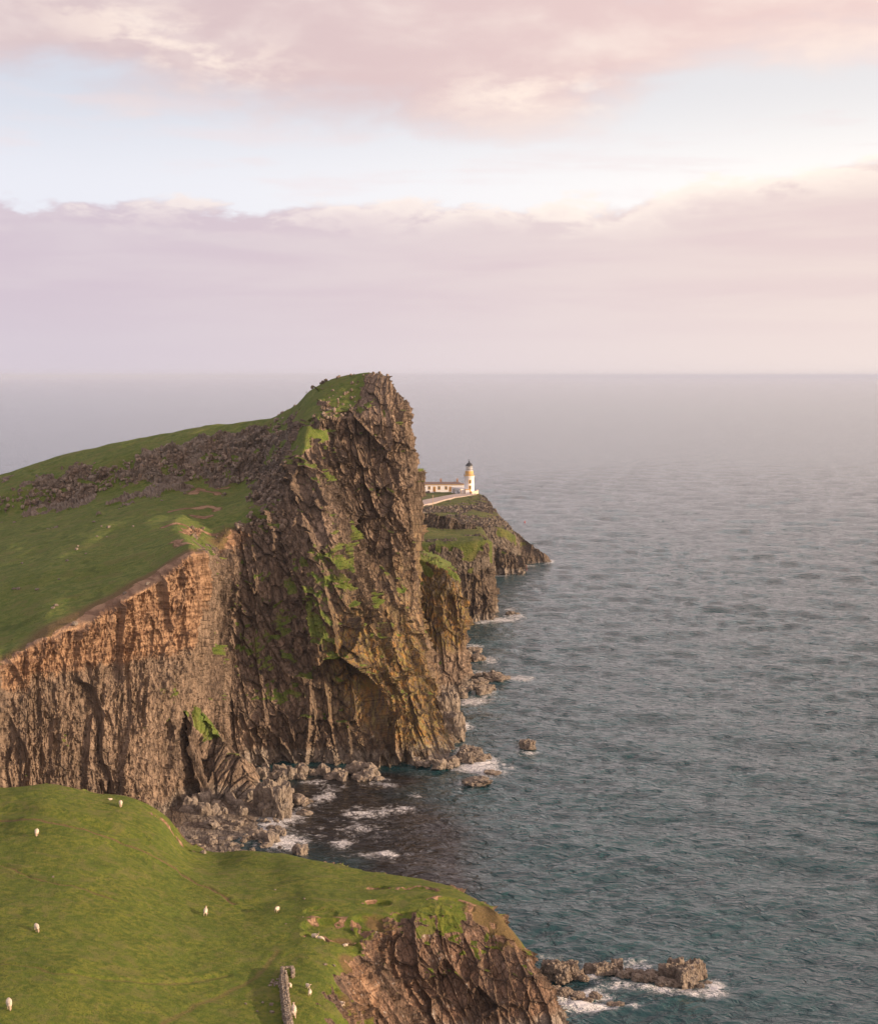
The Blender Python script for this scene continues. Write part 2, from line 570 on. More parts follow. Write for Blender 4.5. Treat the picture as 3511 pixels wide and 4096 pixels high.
# ==================================================================  MAIN HEADLAND
# rows: back foot, back slope, skyline, crag top, crag foot, meadow, rim, upper face, mid face, lower face, foot, under water
# each entry (px, py, depth); foot given by (px, depth)
def colA(sky, ctp, cf, mid, rim, u, m, l, foot, back=70, wts=None):
    s = P(*sky[:2], d=sky[2])
    pts = [np.array((s[0] - 6, s[1] + back, -3.0)), np.array((s[0] - 3, s[1] + back * 0.45, s[2] * 0.72))]
    pts += [P(a, b, d=c) for a, b, c in (sky, ctp, cf, mid, rim, u, m, l)]
    f = W(foot[0], foot[1], -0.5)
    pts += [f, f + np.array((0.5, -2.5, -3.0))]
    w0 = wts or (0.6, 0.08, 0.02, 0.58, 0.30, 0.0, 0.10, 0.95, 1, 1, 1, 1)
    return [np.concatenate((q, (ww,))) for q, ww in zip(pts, w0)]


WGY = (0.6, 0.1, 0.04, 0.62, 0.32, 0.05, 0.6, 1, 1, 1, 1, 1)
WR = (0.8, 0.2, 0.15, 0.12, 0.3, 0.8, 1, 1, 1, 1, 1, 1)
WS = (0.8, 0.2, 0.22, 0.10, 0.35, 1.0, 1, 1, 1, 1, 1, 1)
WT = (0.9, 0.7, 0.75, 0.8, 1.0, 1.0, 1, 1, 1, 1, 1, 1)
colsA = [
    colA((-1500, 2130, 540), (-1500, 2200, 500), (-1500, 2290, 480), (-1500, 2520, 360), (-1500, 2900, 235), (-1500, 3050, 233), (-1500, 3200, 232), (-1500, 3400, 231), (-1500, 228)),
    colA((-600, 2010, 505), (-600, 2090, 475), (-600, 2170, 460), (-600, 2420, 340), (-600, 2780, 240), (-600, 2900, 238), (-600, 3050, 237), (-600, 3250, 236), (-600, 235)),
    colA((0, 1888, 485), (0, 1975, 450), (0, 2065, 442), (0, 2330, 326), (0, 2655, 268), (0, 2790, 267), (0, 3000, 266), (0, 3250, 264), (0, 262)),
    colA((220, 1812, 484), (250, 1905, 452), (250, 2025, 444), (200, 2250, 335), (185, 2540, 275), (180, 2680, 274), (180, 2900, 272), (180, 3100, 270), (190, 267)),
    colA((400, 1768, 482), (390, 1860, 450), (390, 1985, 441), (320, 2215, 340), (330, 2490, 281), (320, 2620, 280), (310, 2850, 278), (300, 3080, 275), (310, 272)),
    colA((540, 1740, 480), (540, 1825, 449), (520, 1955, 440), (440, 2180, 346), (470, 2420, 287), (465, 2560, 286.5), (460, 2800, 284), (450, 3050, 280), (450, 277)),
    colA((700, 1715, 475), (700, 1785, 446), (700, 1925, 437), (570, 2130, 352), (620, 2330, 294), (610, 2480, 293.5), (600, 2750, 290), (590, 3000, 287), (610, 284)),
    colA((860, 1685, 470), (830, 1775, 442), (830, 1945, 432), (690, 2090, 360), (780, 2200, 301), (815, 2330, 301), (790, 2600, 300), (720, 2900, 297), (740, 293)),
    colA((930, 1678, 466), (900, 1785, 439), (890, 1950, 429), (740, 2080, 370), (838, 2225, 336), (840, 2360, 334), (838, 2650, 327), (830, 2950, 315), (840, 306), wts=WGY),
    colA((1000, 1668, 462), (960, 1790, 436), (960, 1950, 426), (820, 2070, 380), (868, 2190, 352), (875, 2400, 346), (890, 2700, 338), (905, 2980, 326), (920, 317), wts=WGY),
    colA((1100, 1648, 452), (1060, 1790, 430), (1060, 1925, 419), (960, 2030, 383), (940, 2100, 368), (960, 2350, 354), (970, 2640, 343), (1000, 2900, 331), (1020, 325)),
    colA((1190, 1600, 440), (1150, 1730, 415), (1115, 1850, 398), (1090, 1930, 390), (1050, 2030, 371), (1090, 2250, 358), (1120, 2550, 346), (1160, 2850, 333), (1180, 329), wts=(0.6, 0.2, 0.3, 0.5, 0.9, 0.9, 1, 1, 1, 1, 1, 1)),
    colA((1250, 1535, 432), (1215, 1660, 402), (1190, 1740, 388), (1160, 1860, 376), (1170, 1990, 368), (1210, 2200, 357), (1270, 2500, 344), (1310, 2850, 332), (1330, 328), wts=WR),
    colA((1330, 1490, 424), (1260, 1640, 397), (1225, 1700, 384), (1215, 1810, 374), (1265, 1950, 366), (1330, 2180, 355), (1400, 2500, 343), (1450, 2850, 331), (1470, 325), wts=WS),
    colA((1400, 1470, 420), (1330, 1625, 398), (1300, 1668, 388), (1290, 1790, 382), (1320, 1930, 376), (1375, 2150, 366), (1440, 2380, 354), (1520, 2800, 338), (1560, 327), wts=WS),
    colA((1475, 1464, 416), (1410, 1620, 398), (1385, 1672, 390), (1390, 1810, 386), (1410, 1980, 382), (1440, 2180, 376), (1500, 2430, 362), (1610, 2820, 342), (1650, 328), wts=WS),
    colA((1545, 1484, 411), (1500, 1600, 397), (1480, 1668, 389), (1480, 1830, 386), (1490, 2020, 382), (1515, 2250, 377), (1570, 2500, 364), (1670, 2820, 345), (1720, 330), wts=WT),
    colA((1578, 1518, 407), (1545, 1610, 396), (1540, 1690, 390), (1550, 1850, 387), (1570, 2050, 384), (1590, 2300, 379), (1640, 2560, 369), (1715, 2850, 350), (1790, 333), wts=WT),
    colA((1600, 1572, 404), (1590, 1625, 397), (1585, 1710, 392), (1605, 1850, 390), (1620, 2050, 388), (1625, 2300, 385), (1675, 2560, 376), (1750, 2860, 355), (1820, 338), wts=WT),
    colA((1612, 1600, 404), (1614, 1660, 399), (1620, 1730, 396), (1646, 1850, 394), (1658, 1950, 393), (1664, 2150, 391), (1668, 2500, 385), (1752, 2800, 366), (1812, 350), wts=WT),
    colA((1600, 1640, 440), (1600, 1700, 438), (1610, 1760, 436), (1630, 1850, 434), (1640, 1950, 433), (1645, 2150, 431), (1650, 2450, 428), (1680, 2600, 424), (1720, 420), wts=WT),
    colA((1560, 1640, 480), (1560, 1700, 478), (1560, 1760, 476), (1560, 1850, 474), (1560, 1950, 473), (1560, 2150, 471), (1560, 2350, 468), (1560, 2500, 466), (1600, 465), wts=WT),
]
A = np.array(colsA)
uc = [14, 30, 66, 54, 50, 52, 56, 46, 46, 56, 46, 38, 48, 46, 50, 50, 44, 40, 36, 36, 12]
vc = [10, 46, 60, 90, 90, 130, 120, 170, 170, 120, 10]
S = surface(A, uc, vc, 7, 9)
G = S[..., :3]
wgt = S[..., 3]
VA = G.reshape(-1, 3)
scrA = proj(VA)
# crags break up into separate outcrops along the band, and a few more on the summit slope
raw = wgt.reshape(-1).copy()
nb = fbm(VA / np.array((14, 22, 9)), 301, 4)
nb2 = fbm(VA / np.array((4.5, 6, 3)), 311, 3)
wf = wgt.reshape(-1)
wf = np.where((wf > 0.22) & (wf < 0.97), np.clip(wf - 0.05 + nb * 0.75 + nb2 * 0.45, 0, 1), wf)
wf = np.where((wf <= 0.22) & (VA[:, 1] > 395), np.clip(wf + sstep(nb + nb2 * 0.8, 0.85, 1.2) * 0.5, 0, 1), wf)
wf = sstep(wf, 0.22, 0.62)
rowi = np.broadcast_to(np.arange(wgt.shape[1])[None, :], wgt.shape).reshape(-1)
wf = np.maximum(wf, sstep(rowi + nb * 16 + nb2 * 14, 426, 446) * (rowi > 415))
wgt = wf.reshape(wgt.shape)
coli = np.broadcast_to(np.arange(wgt.shape[0])[:, None], wgt.shape).reshape(-1)
cragA = (wf * sstep(rowi, rowi.max() * 0.38, rowi.max() * 0.31) * (VA[:, 2] > 40) * sstep(coli, sum(uc[:13]), sum(uc[:10]))).reshape(wgt.shape)


def masksA(V, scr, n5, nz, wv):
    lich = 0.30 * sstep(V[:, 0] + V[:, 2] * -0.25, -38, -18) * sstep(n5, -0.5, 0.5) * sstep(V[:, 2], 3, 9) * sstep(V[:, 2], 58, 40)
    for px, py, r, a in ((1730, 2350, 12, 0.6), (1690, 2620, 12, 0.9), (1600, 2700, 12, .8), (1640, 2850, 9, .8), (1500, 2650, 9, .55), (1380, 2620, 6, .7), (1700, 2800, 8, .9), (1745, 2720, 9, 1.0), (1420, 2450, 7, .4)):
        lich += a * blob3(V, scr, px, py, r, 1.6)
    soil = np.zeros(len(V))
    for px, py, r, a in ((60, 2690, 5, .8), (250, 2570, 7, .9), (420, 2470, 8, 1.1), (560, 2430, 8, 1.1), (650, 2360, 7, 1.1), (760, 2300, 8, 1.4), (800, 2400, 7, 1.2), (700, 2480, 7, .9), (500, 2520, 6, .7), (840, 2260, 5, 1.0), (950, 2130, 5, .7), (900, 2170, 5, .6)):
        soil += a * blob3(V, scr, px, py, r, 1.0)
    for pl in (((760, 1968), (800, 1945), (870, 1970)), ((692, 2036), (780, 2026), (850, 2015), (880, 2030)), ((770, 2056), (845, 2053)), ((660, 2098), (760, 2100)), ((880, 1945), (910, 1940)), ((740, 2125), (800, 2110), (860, 2130)), ((690, 2160), (760, 2165))):
        w3 = []
        for px, py in pl:
            w3.append(V[pick(V, scr, px, py)])
        d = line_dist(V[:, :2] + n5[:, None] * 0.9, w3)
        soil += 1.1 * sstep(d, 1.7, 0.7)
    white = 0.55 * blob3(V, scr, 1180, 1850, 30) * 0 + 0.9 * sstep(fbm(V / np.array((3, 3, 2.5)), 77, 3), 0.30, 0.8) * (blob3(V, scr, 1350, 2950, 11) + blob3(V, scr, 1440, 2900, 8) + 0.7 * blob3(V, scr, 1420, 2150, 10))
    ga = np.zeros(len(V))
    for px, py, r, a in ((1250, 1980, 7, .6), (1290, 1900, 5, .5), (1400, 2230, 7, .7), (1180, 2500, 12, .75), (1250, 2600, 9, .6), (1130, 2420, 8, .5), (1300, 2300, 8, .6), (1390, 2300, 6, .6), (1600, 2550, 8, .4), (690, 2700, 4, .9), (700, 2850, 5, .7), (320, 3050, 2.6, .9), (1440, 2120, 5, .5), (1600, 1700, 6, .5), (930, 2560, 6, .4), (1520, 2480, 6, .5), (1250, 2750, 7, .4)):
        ga += 0.48 * a * blob3(V, scr, px, py, r, 1.3)
    gs = sstep(soil, 0.5, 1.0) * sstep(n5 + 0.5 * nz, 0.25, 0.0) + sstep(soil, 0.75, 1.1)
    return lich, soil, white, ga * wv, gs


ucum = np.cumsum([0] + uc)
amA = np.broadcast_to(((0.12 + 0.88 * sstep(np.arange(wgt.shape[0]), ucum[7], ucum[11])) * (1 - 0.6 * sstep(np.arange(wgt.shape[0]), ucum[16], ucum[18])))[:, None], wgt.shape).reshape(-1)
headland, VA3 = build_terrain('headland', G, cragA, wgt, M_HEAD, ((11, 11, 24), (4.2, 4.2, 8.5), (1.7, 1.7, 3.4), (0.75, 0.75, 1.3)), (3.0, 1.75, 0.85, 0.34), 21, masksA, 0.14, amod=amA)
tag(headland, 'tall brown basalt headland with a grassy sloping meadow on top', 'headland', kind='structure')

# ------------------------------------------------------------------ generic strip of cliff from a list of columns (px,py,d) ; last = foot (px,d)
def strip(name, cols, uc, vc, wts, mat, sizes, amps, seed, masks, label, ub=5, vb=5, pale_top=2.5, hump=0.3, shear=0.0, wvar=None):
    A = []
    for c in cols:
        row = []
        for q, ww in zip(c, wts):
            if len(q) == 4:
                pt = W(q[0], q[2], q[3])
            else:
                pt = P(q[0], q[1], d=q[2])
            row.append(np.concatenate((pt, (ww,))))
        A.append(row)
    S = surface(np.array(A), uc, vc, ub, vb)
    g = S[..., :3]
    ww = S[..., 3].reshape(-1)
    v = g.reshape(-1, 3)
    nn = fbm(v / 6.0, seed + 301, 4)
    ww = np.where((ww > 0.05) & (ww < 0.97), sstep(np.clip(ww + nn * 0.5, 0, 1), 0.3, 0.7), ww)
    if wvar is not None:
        ww = wvar(v, ww)
    rawr = S[..., 3].reshape(-1)
    crg = (ww * sstep(rawr, 0.99, 0.9)).reshape(S.shape[:2])
    o, V3 = build_terrain(name, g, crg, ww.reshape(S.shape[:2]), mat, sizes, amps, seed, masks, shear, None, pale_top, hump)
    tag(o, label, 'cliff', kind='structure')
    return o, V3


def W4(px, d, z):
    return (px, None, d, z)


def masksZ(V, scr, n5, nz, wv):
    z = np.zeros(len(V))
    return z, z, z, z, z


# ------------------------------------------------------------------ fin of rock standing before the gully
def fin(name, crest, width, seed, mat, label, uc_each=26, zf=-2.5, green=()):
    C = [P(px, py, d=d) for px, py, d in crest]
    cols = []
    for i, c in enumerate(C):
        a = C[max(i - 1, 0)]
        b = C[min(i + 1, len(C) - 1)]
        t = (b - a)[:2]
        t /= np.linalg.norm(t)
        nrm = np.array((t[1], -t[0], 0))
        hgt = max(c[2] - zf, 1.0)
        row = []
        for off, zz in ((width * 1.3, 0), (width * 0.85, .35), (width * .45, .72), (0.35, 0.97), (0.0, 1.0), (-0.35, 0.97), (-width * .45, .72), (-width * .8, .35), (-width * 1.2, 0)):
            row.append(np.array((c[0] + nrm[0] * off * (0.5 + hgt / 30), c[1] + nrm[1] * off * (0.5 + hgt / 30), zf + hgt * zz, 1.0)))
        cols.append(row)
    e = cols[-1]
    t = C[-1] - C[-2]
    t /= np.linalg.norm(t)
    cols.append([np.array((C[-1][0] + t[0] * 2.5, C[-1][1] + t[1] * 2.5, zf, 1.0)) * 0.999 for _ in e])
    S = surface(np.array(cols), [uc_each] * (len(cols) - 1), [22] * 8, 4, 2)

    def mk(V, scr, n5, nz, wv):
        z = np.zeros(len(V))
        ga = z.copy()
        for px, py, r, a in green:
            ga += a * blob3(V, scr, px, py, r)
        return z, z, z, ga, z
    o, V3 = build_terrain(name, S[..., :3], None, S[..., 3], mat, ((4, 4, 14), (1.8, 1.8, 6), (0.8, 0.8, 2)), (1.5, 0.8, 0.35), seed, mk, 0.1, pale_top=3.0)
    tag(o, label, 'rock spur', kind='structure')
    return o


fin('rock_spur', [(690, 2740, 303), (770, 2810, 306), (835, 2860, 307), (885, 2950, 305), (915, 3010, 303), (958, 3012, 302), (985, 3090, 300), (1010, 3160, 298), (1050, 3215, 296)], 9.0, 71, M_HEAD,
    'jagged fin of rock with a green crest standing out of the cliff foot above the beach', green=((720, 2800, 4, .9), (800, 2860, 3, .9), (850, 2890, 3, .8)))

# ==================================================================  FOREGROUND HILL AND PROMONTORY
def colH(sil, tops, face, foot, wts):
    s = P(*sil[:2], d=sil[2])
    out = [np.array((s[0] + 2, s[1] + 11, -2.5)), np.array((s[0] + 1, s[1] + 7, max(s[2] * 0.55, 0))), np.array((s[0] + .3, s[1] + 3.2, s[2] - 1.6)), s]
    for px, py, d in tops + face:
        out.append(P(px, py, d=d))
    if len(foot) == 2:
        out.append(W(foot[0], foot[1], -1.0))
    else:
        out.append(P(*foot[:2], d=foot[2]))
    return [np.concatenate((q, (ww,))) for q, ww in zip(out, wts)]


WG = (1, .9, .35, 0, 0, 0, 0, 0, 0, 0, 0)
WB = (1, 1, .5, 0, 0, 0.05, .55, .95, 1, 1, 1)
WC = (1, 1, .6, .05, 0.05, .25, .9, 1, 1, 1, 1)


def z2d(py, z):
    """depth of the horizontal plane z at row py"""
    return P(CX, py, z=z)[1]


def gcol(x0, y0, d0, z_end, x_end):
    s = P(x0, y0, d=d0)
    tops, f = [], []
    n = 6
    pts = []
    for i in range(1, n + 1):
        t = i / n
        py = y0 + (4420 - y0) * t
        px = x0 + (x_end - x0) * t
        z = s[2] + (z_end - s[2]) * t
        if i == 1:
            z += 0.4
        pts.append((px, py, z2d(py, z)))
    return colH((x0, y0, d0), pts[:4], pts[4:6], (x_end, 4900, z2d(4900, z_end + 1.5)), WG)


colsH = [
    gcol(-1500, 3230, 236, 26, -1600),
    gcol(-500, 3170, 234, 24, -560),
    gcol(0, 3146, 232, 21, 0),
    gcol(180, 3123, 233, 20.5, 150),
    gcol(300, 3148, 234, 20, 280),
    gcol(400, 3172, 235, 19.5, 380),
    gcol(500, 3178, 236, 19, 480),
    gcol(600, 3215, 236, 18.5, 570),
    gcol(665, 3252, 236, 18, 650),
    gcol(712, 3330, 236, 17.5, 720),
    gcol(760, 3375, 235, 17.8, 780),
    gcol(850, 3404, 233, 17.3, 860),
    gcol(1000, 3396, 230, 16.7, 980),
    gcol(1110, 3406, 228, 16.1, 1060),
    colH((1213, 3426, 226), [(1200, 3560, z2d(3560, 14.7)), (1190, 3700, z2d(3700, 14.8)), (1190, 3830, z2d(3830, 14.8)), (1200, 3950, z2d(3950, 14.6))], [(1225, 4080, z2d(4080, 14.2)), (1290, 4250, z2d(4250, 13.5))], (1300, 4900, z2d(4900, 14)), WG),
    colH((1350, 3450, 223.5), [(1310, 3570, z2d(3570, 14.5)), (1280, 3700, z2d(3700, 14.3)), (1290, 3830, z2d(3830, 13.9)), (1310, 3930, z2d(3930, 13.6))], [(1360, 4040, z2d(4040, 12.5)), (1440, 4150, z2d(4150, 9))], (1560, 180), (1, .9, .35, 0, 0, 0, 0, .15, .3, .6, 1)),
    colH((1473, 3481, 221), [(1420, 3580, z2d(3580, 14.35)), (1370, 3690, z2d(3690, 14.0)), (1370, 3780, z2d(3780, 13.4)), (1370, 3880, z2d(3880, 12.2))], [(1415, 3990, z2d(3990, 9.5)), (1480, 4130, z2d(4130, 5.0))], (1600, 186), (1, .9, .35, 0, 0, 0, .1, .55, .85, 1, 1)),
    colH((1565, 3492, 220), [(1520, 3570, z2d(3570, 14.3)), (1460, 3670, z2d(3670, 13.9)), (1435, 3790, z2d(3790, 13.0)), (1450, 3860, z2d(3860, 11.0))], [(1520, 3990, z2d(3990, 7.5)), (1600, 4110, z2d(4110, 3.6))], (1660, 190), (1, .9, .35, 0, 0, .05, .4, .9, 1, 1, 1)),
    colH((1654, 3506, 219), [(1620, 3570, z2d(3570, 14.2)), (1560, 3660, z2d(3660, 13.8)), (1540, 3730, z2d(3730, 12.4)), (1560, 3840, z2d(3840, 9.2))], [(1620, 3970, z2d(3970, 5.4)), (1690, 4080, z2d(4080, 2.2))], (1735, 188), (1, 1, .4, 0, 0, .1, .9, 1, 1, 1, 1)),
    colH((1730, 3520, 216.5), [(1700, 3580, z2d(3580, 14.2)), (1650, 3660, z2d(3660, 13.7)), (1655, 3730, z2d(3730, 12.0)), (1685, 3840, z2d(3840, 8.8))], [(1730, 3960, z2d(3960, 5.1)), (1770, 4070, z2d(4070, 1.9))], (1795, 188.6), (1, 1, .4, 0, .05, .3, .95, 1, 1, 1, 1)),
    colH((1788, 3536, 214), [(1765, 3590, z2d(3590, 14.1)), (1735, 3650, z2d(3650, 13.6)), (1745, 3725, z2d(3725, 11.9)), (1782, 3830, z2d(3830, 8.8))], [(1815, 3950, z2d(3950, 5.1)), (1845, 4070, z2d(4070, 1.7))], (1868, 189.2), (1, 1, .5, .05, .1, .5, .95, 1, 1, 1, 1)),
    colH((1862, 3578, 210), [(1850, 3615, z2d(3615, 13.6)), (1835, 3665, z2d(3665, 12.7)), (1850, 3735, z2d(3735, 11.2)), (1885, 3830, z2d(3830, 8.6))], [(1912, 3950, z2d(3950, 5.0)), (1940, 4070, z2d(4070, 1.6))], (1955, 189.4), (1, 1, .6, .15, .3, .6, .95, 1, 1, 1, 1)),
    colH((1930, 3618, 206), [(1930, 3650, 203.8), (1930, 3700, 201.2), (1952, 3770, 198.4), (1985, 3850, 196)], [(2012, 3950, 193.7), (2035, 4070, 191.3)], (2050, 189.5), WC),
    colH((1985, 3654, 203), [(1997, 3690, 201.6), (2010, 3740, 199.4), (2034, 3800, 197.4), (2068, 3880, 195.3)], [(2094, 3960, 193.6), (2125, 4070, 191.5)], (2142, 190), WC),
    colH((2015, 3690, 203.2), [(2052, 3727, 201.4), (2086, 3775, 199.8), (2114, 3825, 198.2), (2152, 3895, 196.2)], [(2182, 3970, 194.4), (2212, 4070, 192.2)], (2226, 191), WC),
    colH((2005, 3690, 207), [(2052, 3728, 204.4), (2088, 3775, 202.4), (2126, 3840, 200.4), (2170, 3905, 198.2)], [(2206, 3990, 196), (2240, 4090, 193.6)], (2256, 192), WC),
    colH((1960, 3690, 211), [(2010, 3730, 209), (2050, 3790, 207), (2090, 3850, 205), (2130, 3900, 203)], [(2170, 3950, 201), (2190, 3980, 200)], (2200, 199), WC),
]
A = np.array(colsH)
uc = [10, 22, 44, 30, 26, 26, 26, 20, 16, 16, 24, 36, 28, 30, 44, 44, 40, 40, 34, 30, 34, 34, 32, 32, 24, 12]
vc = [8, 18, 26, 60, 60, 60, 60, 80, 80, 40]
S = surface(A, uc, vc, 7, 7)
G = S[..., :3].copy()
wgt = S[..., 3].copy()
_px, _ = proj(G)
_m = sstep(_px, 1330, 1150) * sstep(np.broadcast_to(np.arange(G.shape[1])[None, :], G.shape[:2]), 60, 120)
G[..., 2] += _m * (blur(G[..., 2], 0, 60) - G[..., 2])
VH = G.reshape(-1, 3)
scrH = proj(VH)
nn = fbm(VH / 3.0, 401, 4)
wf = wgt.reshape(-1)
wf = np.where((wf > 0.08) & (wf < 0.97), sstep(np.clip(wf + nn * 0.35, 0, 1), 0.25, 0.6), wf * (wf > .5))
wgt = wf.reshape(wgt.shape)


def near(V, scr, px, py):
    return V[pick(V, scr, px, py)].copy()


tracks = [((0, 3272), (200, 3292), (315, 3320), (552, 3391), (678, 3446), (828, 3540), (938, 3611)),
          ((0, 3446), (118, 3485), (221, 3517), (315, 3540), (470, 3595)),
          ((0, 3840), (236, 3903), (441, 3915), (670, 3919), (906, 3895)),
          ((600, 4130), (788, 4005), (946, 3942), (1025, 3903), (1120, 3800)),
          ((0, 3225), (197, 3257), (400, 3310), (552, 3351), (640, 3400))]
tw = []
sub = np.arange(len(VH))
for pl in tracks:
    tw.append([near(VH, scrH, a, b) for a, b in pl])
# trodden lines are slightly sunk into the turf; the banks along them stand up a little
zadd = np.zeros(len(VH))
wob = fbm(VH / 2.0, 55, 2)[:, None] * 0.35
for k, pl in enumerate(tw):
    d = line_dist(VH[:, :2] + wob, pl)
    dep, wd = (0.12, 0.40) if k < 3 else (0.05, .5) if k == 3 else (0.32, 1.6)
    zadd -= dep * np.exp(-(d / wd) ** 2)
    zadd += dep * 0.9 * np.exp(-((d - wd * 2.2) / (wd * 1.2)) ** 2)
# scars where the turf has slipped: little scarps
scars = [(1512, 3536, 1.2, .5), (1670, 3546, 1.8, .35), (1512, 3603, 1.2, .5), (1820, 3600, 1.8, .45), (1504, 3686, 2.0, .8), (1360, 3712, 3.2, .8), (1262, 3735, 1.2, .6), (1375, 3768, 1.6, .6), (1284, 3646, 1.5, .25), (709, 3336, 1.5, .6), (646, 3265, 1.2, .4), (1630, 3660, 1.2, .3)]
scarP = []
for px, py, r, dp in scars:
    c = near(VH, scrH, px, py)
    dx, dy = VH[:, 0] - c[0], (VH[:, 1] - c[1])
    rr_ = np.sqrt((dx / 1.7) ** 2 + dy ** 2) / r
    zadd -= dp * sstep(rr_, 1.05, 0.8) * (dy > -3 * r)
    scarP.append((c, r, dp))
# gentle swells
zadd += fbm(VH / 14.0, 66, 3) * 0.38 + fbm(VH / 4.0, 67, 3) * 0.12
zz = zadd * (1 - wgt.reshape(-1)) * sstep(VH[:, 2], 3, 9)
G[..., 2] += zz.reshape(G.shape[:2])


def masksH(V, scr, n5, nz, wv):
    soil = np.zeros(len(V))
    wb = fbm(V / 2.0, 55, 2)[:, None] * 0.35
    for k, pl in enumerate(tw):
        d = line_dist(V[:, :2] + wb, pl)
        wd = (0.42, 0.3, 0.25, 0.6, 0.9)[k]
        soil += (0.58, 0.46, 0.36, 0.36, .16)[k] * np.exp(-(d / wd) ** 2)
    gs = np.zeros(len(V))
    for c, r, dp in scarP:
        dx, dy = V[:, 0] - c[0] + n5 * .3, V[:, 1] - c[1]
        dx, dy = dx + 0.5 * r * fbm(V / 1.6, 12, 3), dy + 0.4 * r * fbm(V / 1.6, 14, 3)
        rr_ = np.sqrt((dx / 1.7) ** 2 + dy ** 2) / r
        s = np.exp(-((rr_ - 0.92) / 0.16) ** 2) * (dy > -0.1 * r) * 1.1 * sstep(fbm(V / 2.5, 15, 3), -.35, .15)
        soil += .75 * s * min(1, dp * 1.8)
        gs += s * min(1, dp * 1.8)
    for px, py, r, a in ((1460, 3900, 2.6, 1.1), (1400, 3850, 1.6, .9), (1480, 4000, 3.0, 1.0), (1420, 4030, 2.2, .9), (1520, 3780, 1.6, .8), (1560, 3720, 1.6, .6), (1900, 3640, 1.8, .7), (2005, 3690, 2.2, 1.0), (1950, 3650, 2.2, .9), (2060, 3760, 2.2, .9), (1500, 3690, 1.4, .8), (1375, 3768, 1.4, .9)):
        s = a * blob3(V, scr, px, py, r)
        soil += s
    white = 0.9 * sstep(fbm(V / 0.8, 88, 3), 0.35, 0.7) * sstep(wv, .3, .9)
    ga = np.zeros(len(V))
    for px, py, r, a in ((1780, 3740, 1.6, .7), (1860, 3790, 1.6, .7), (1560, 3900, 1.2, .9), (1470, 3800, 1.4, .8), (1950, 3720, 1.5, .7), (2060, 3780, 1.6, .6), (1700, 3700, 1.4, .7), (1600, 3720, 1.2, .6), (1430, 3930, 1.2, .9), (1490, 4050, 1.0, .8), (1820, 3680, 2.2, .9), (1960, 3660, 2.0, .8), (1990, 3850, 1.2, .6), (2080, 3850, 1.2, .6)):
        ga += 0.32 * a * blob3(V, scr, px, py, r)
    return np.zeros(len(V)), soil, white, ga, gs + sstep(soil, .7, 1.1) * sstep(wv, 0.05, .3)


hill, VH3 = build_terrain('foreground_hill', G, None, wgt, M_HILL, ((4.4, 4.4, 9), (2.1, 2.1, 3.6), (0.9, 0.9, 1.6), (0.4, 0.4, 0.6)), (1.3, 0.85, 0.30, 0.12), 33, masksH, 0.05, pale_top=1.2, hump=0.12)
tag(hill, 'green grazed hill in the foreground ending in a rocky promontory', 'hill', kind='structure')
HV = VH3.reshape(-1, 3)
HS = proj(HV)
_front = (HV[:, 2] > 5)


def on_hill(px, py):
    d = (HS[0] - px) ** 2 + (HS[1] - py) ** 2
    d = np.where(_front & (HV[:, 1] < 238), d, 1e12)
    return HV[np.argmin(d)].copy()


AV = VA3.reshape(-1, 3)
AS = proj(AV)


def on_head(px, py):
    return AV[pick(AV, AS, px, py)].copy()


# ==================================================================  CLIFFS BEHIND THE HEADLAND
def masksO(V, scr, n5, nz, wv):
    z = np.zeros(len(V))
    l = 0.25 + 1.0 * blob3(V, scr, 1740, 2330, 12, 1.5) + 1.0 * blob3(V, scr, 1760, 2480, 9, 2) + .5 * blob3(V, scr, 1830, 2380, 9, 2) + .8 * blob3(V, scr, 1720, 2450, 9, 2)
    return l * sstep(V[:, 2], 8, 16), z, z, 0.5 * sstep(V[:, 2], 24, 33), z


BIG = ((7, 7, 18), (3.0, 3.0, 8), (1.3, 1.3, 3))
strip('orange_cliff', [
    [(1540, 2150, 470), (1540, 2190, 430), (1560, 2350, 425), (1580, 2550, 415), W4(1600, 400, -1), W4(1600, 399, -4)],
    [(1640, 2190, 470), (1670, 2215, 425), (1680, 2350, 421), (1690, 2550, 412), W4(1700, 396, -1), W4(1700, 395, -4)],
    [(1700, 2200, 475), (1720, 2238, 422), (1735, 2400, 419), (1740, 2600, 410), W4(1745, 394, -1), W4(1745, 393, -4)],
    [(1740, 2210, 478), (1760, 2258, 420), (1780, 2400, 418), (1785, 2600, 410), W4(1785, 395, -1), W4(1785, 394, -4)],
    [(1770, 2225, 478), (1795, 2286, 419), (1815, 2400, 418), (1825, 2600, 411), W4(1825, 398, -1), W4(1825, 397, -4)],
    [(1800, 2240, 475), (1830, 2310, 420), (1848, 2400, 420), (1860, 2600, 414), W4(1865, 402, -1), W4(1865, 401, -4)],
    [(1790, 2245, 485), (1838, 2330, 424), (1853, 2430, 425), (1863, 2600, 420), W4(1868, 408, -1), W4(1868, 406, -4)],
    [(1760, 2260, 500), (1790, 2340, 470), (1800, 2420, 470), (1805, 2500, 468), W4(1810, 465, -1), W4(1810, 465, -4)],
], [20, 30, 30, 30, 30, 26, 16], [14, 70, 80, 60, 6], (0, .6, 1, 1, 1, 1), M_HEAD, BIG, (1.9, 1.2, .5), 41, masksO,
    'cliff stained orange by lichen beyond the headland')

M_GR = (0.0, .35, 0.8, 1, 1, 1)


def masksF(V, scr, n5, nz, wv):
    z = np.zeros(len(V))
    return 0.25 * sstep(n5, 0, .5) * sstep(V[:, 2], 8, 16), z, z, z, z


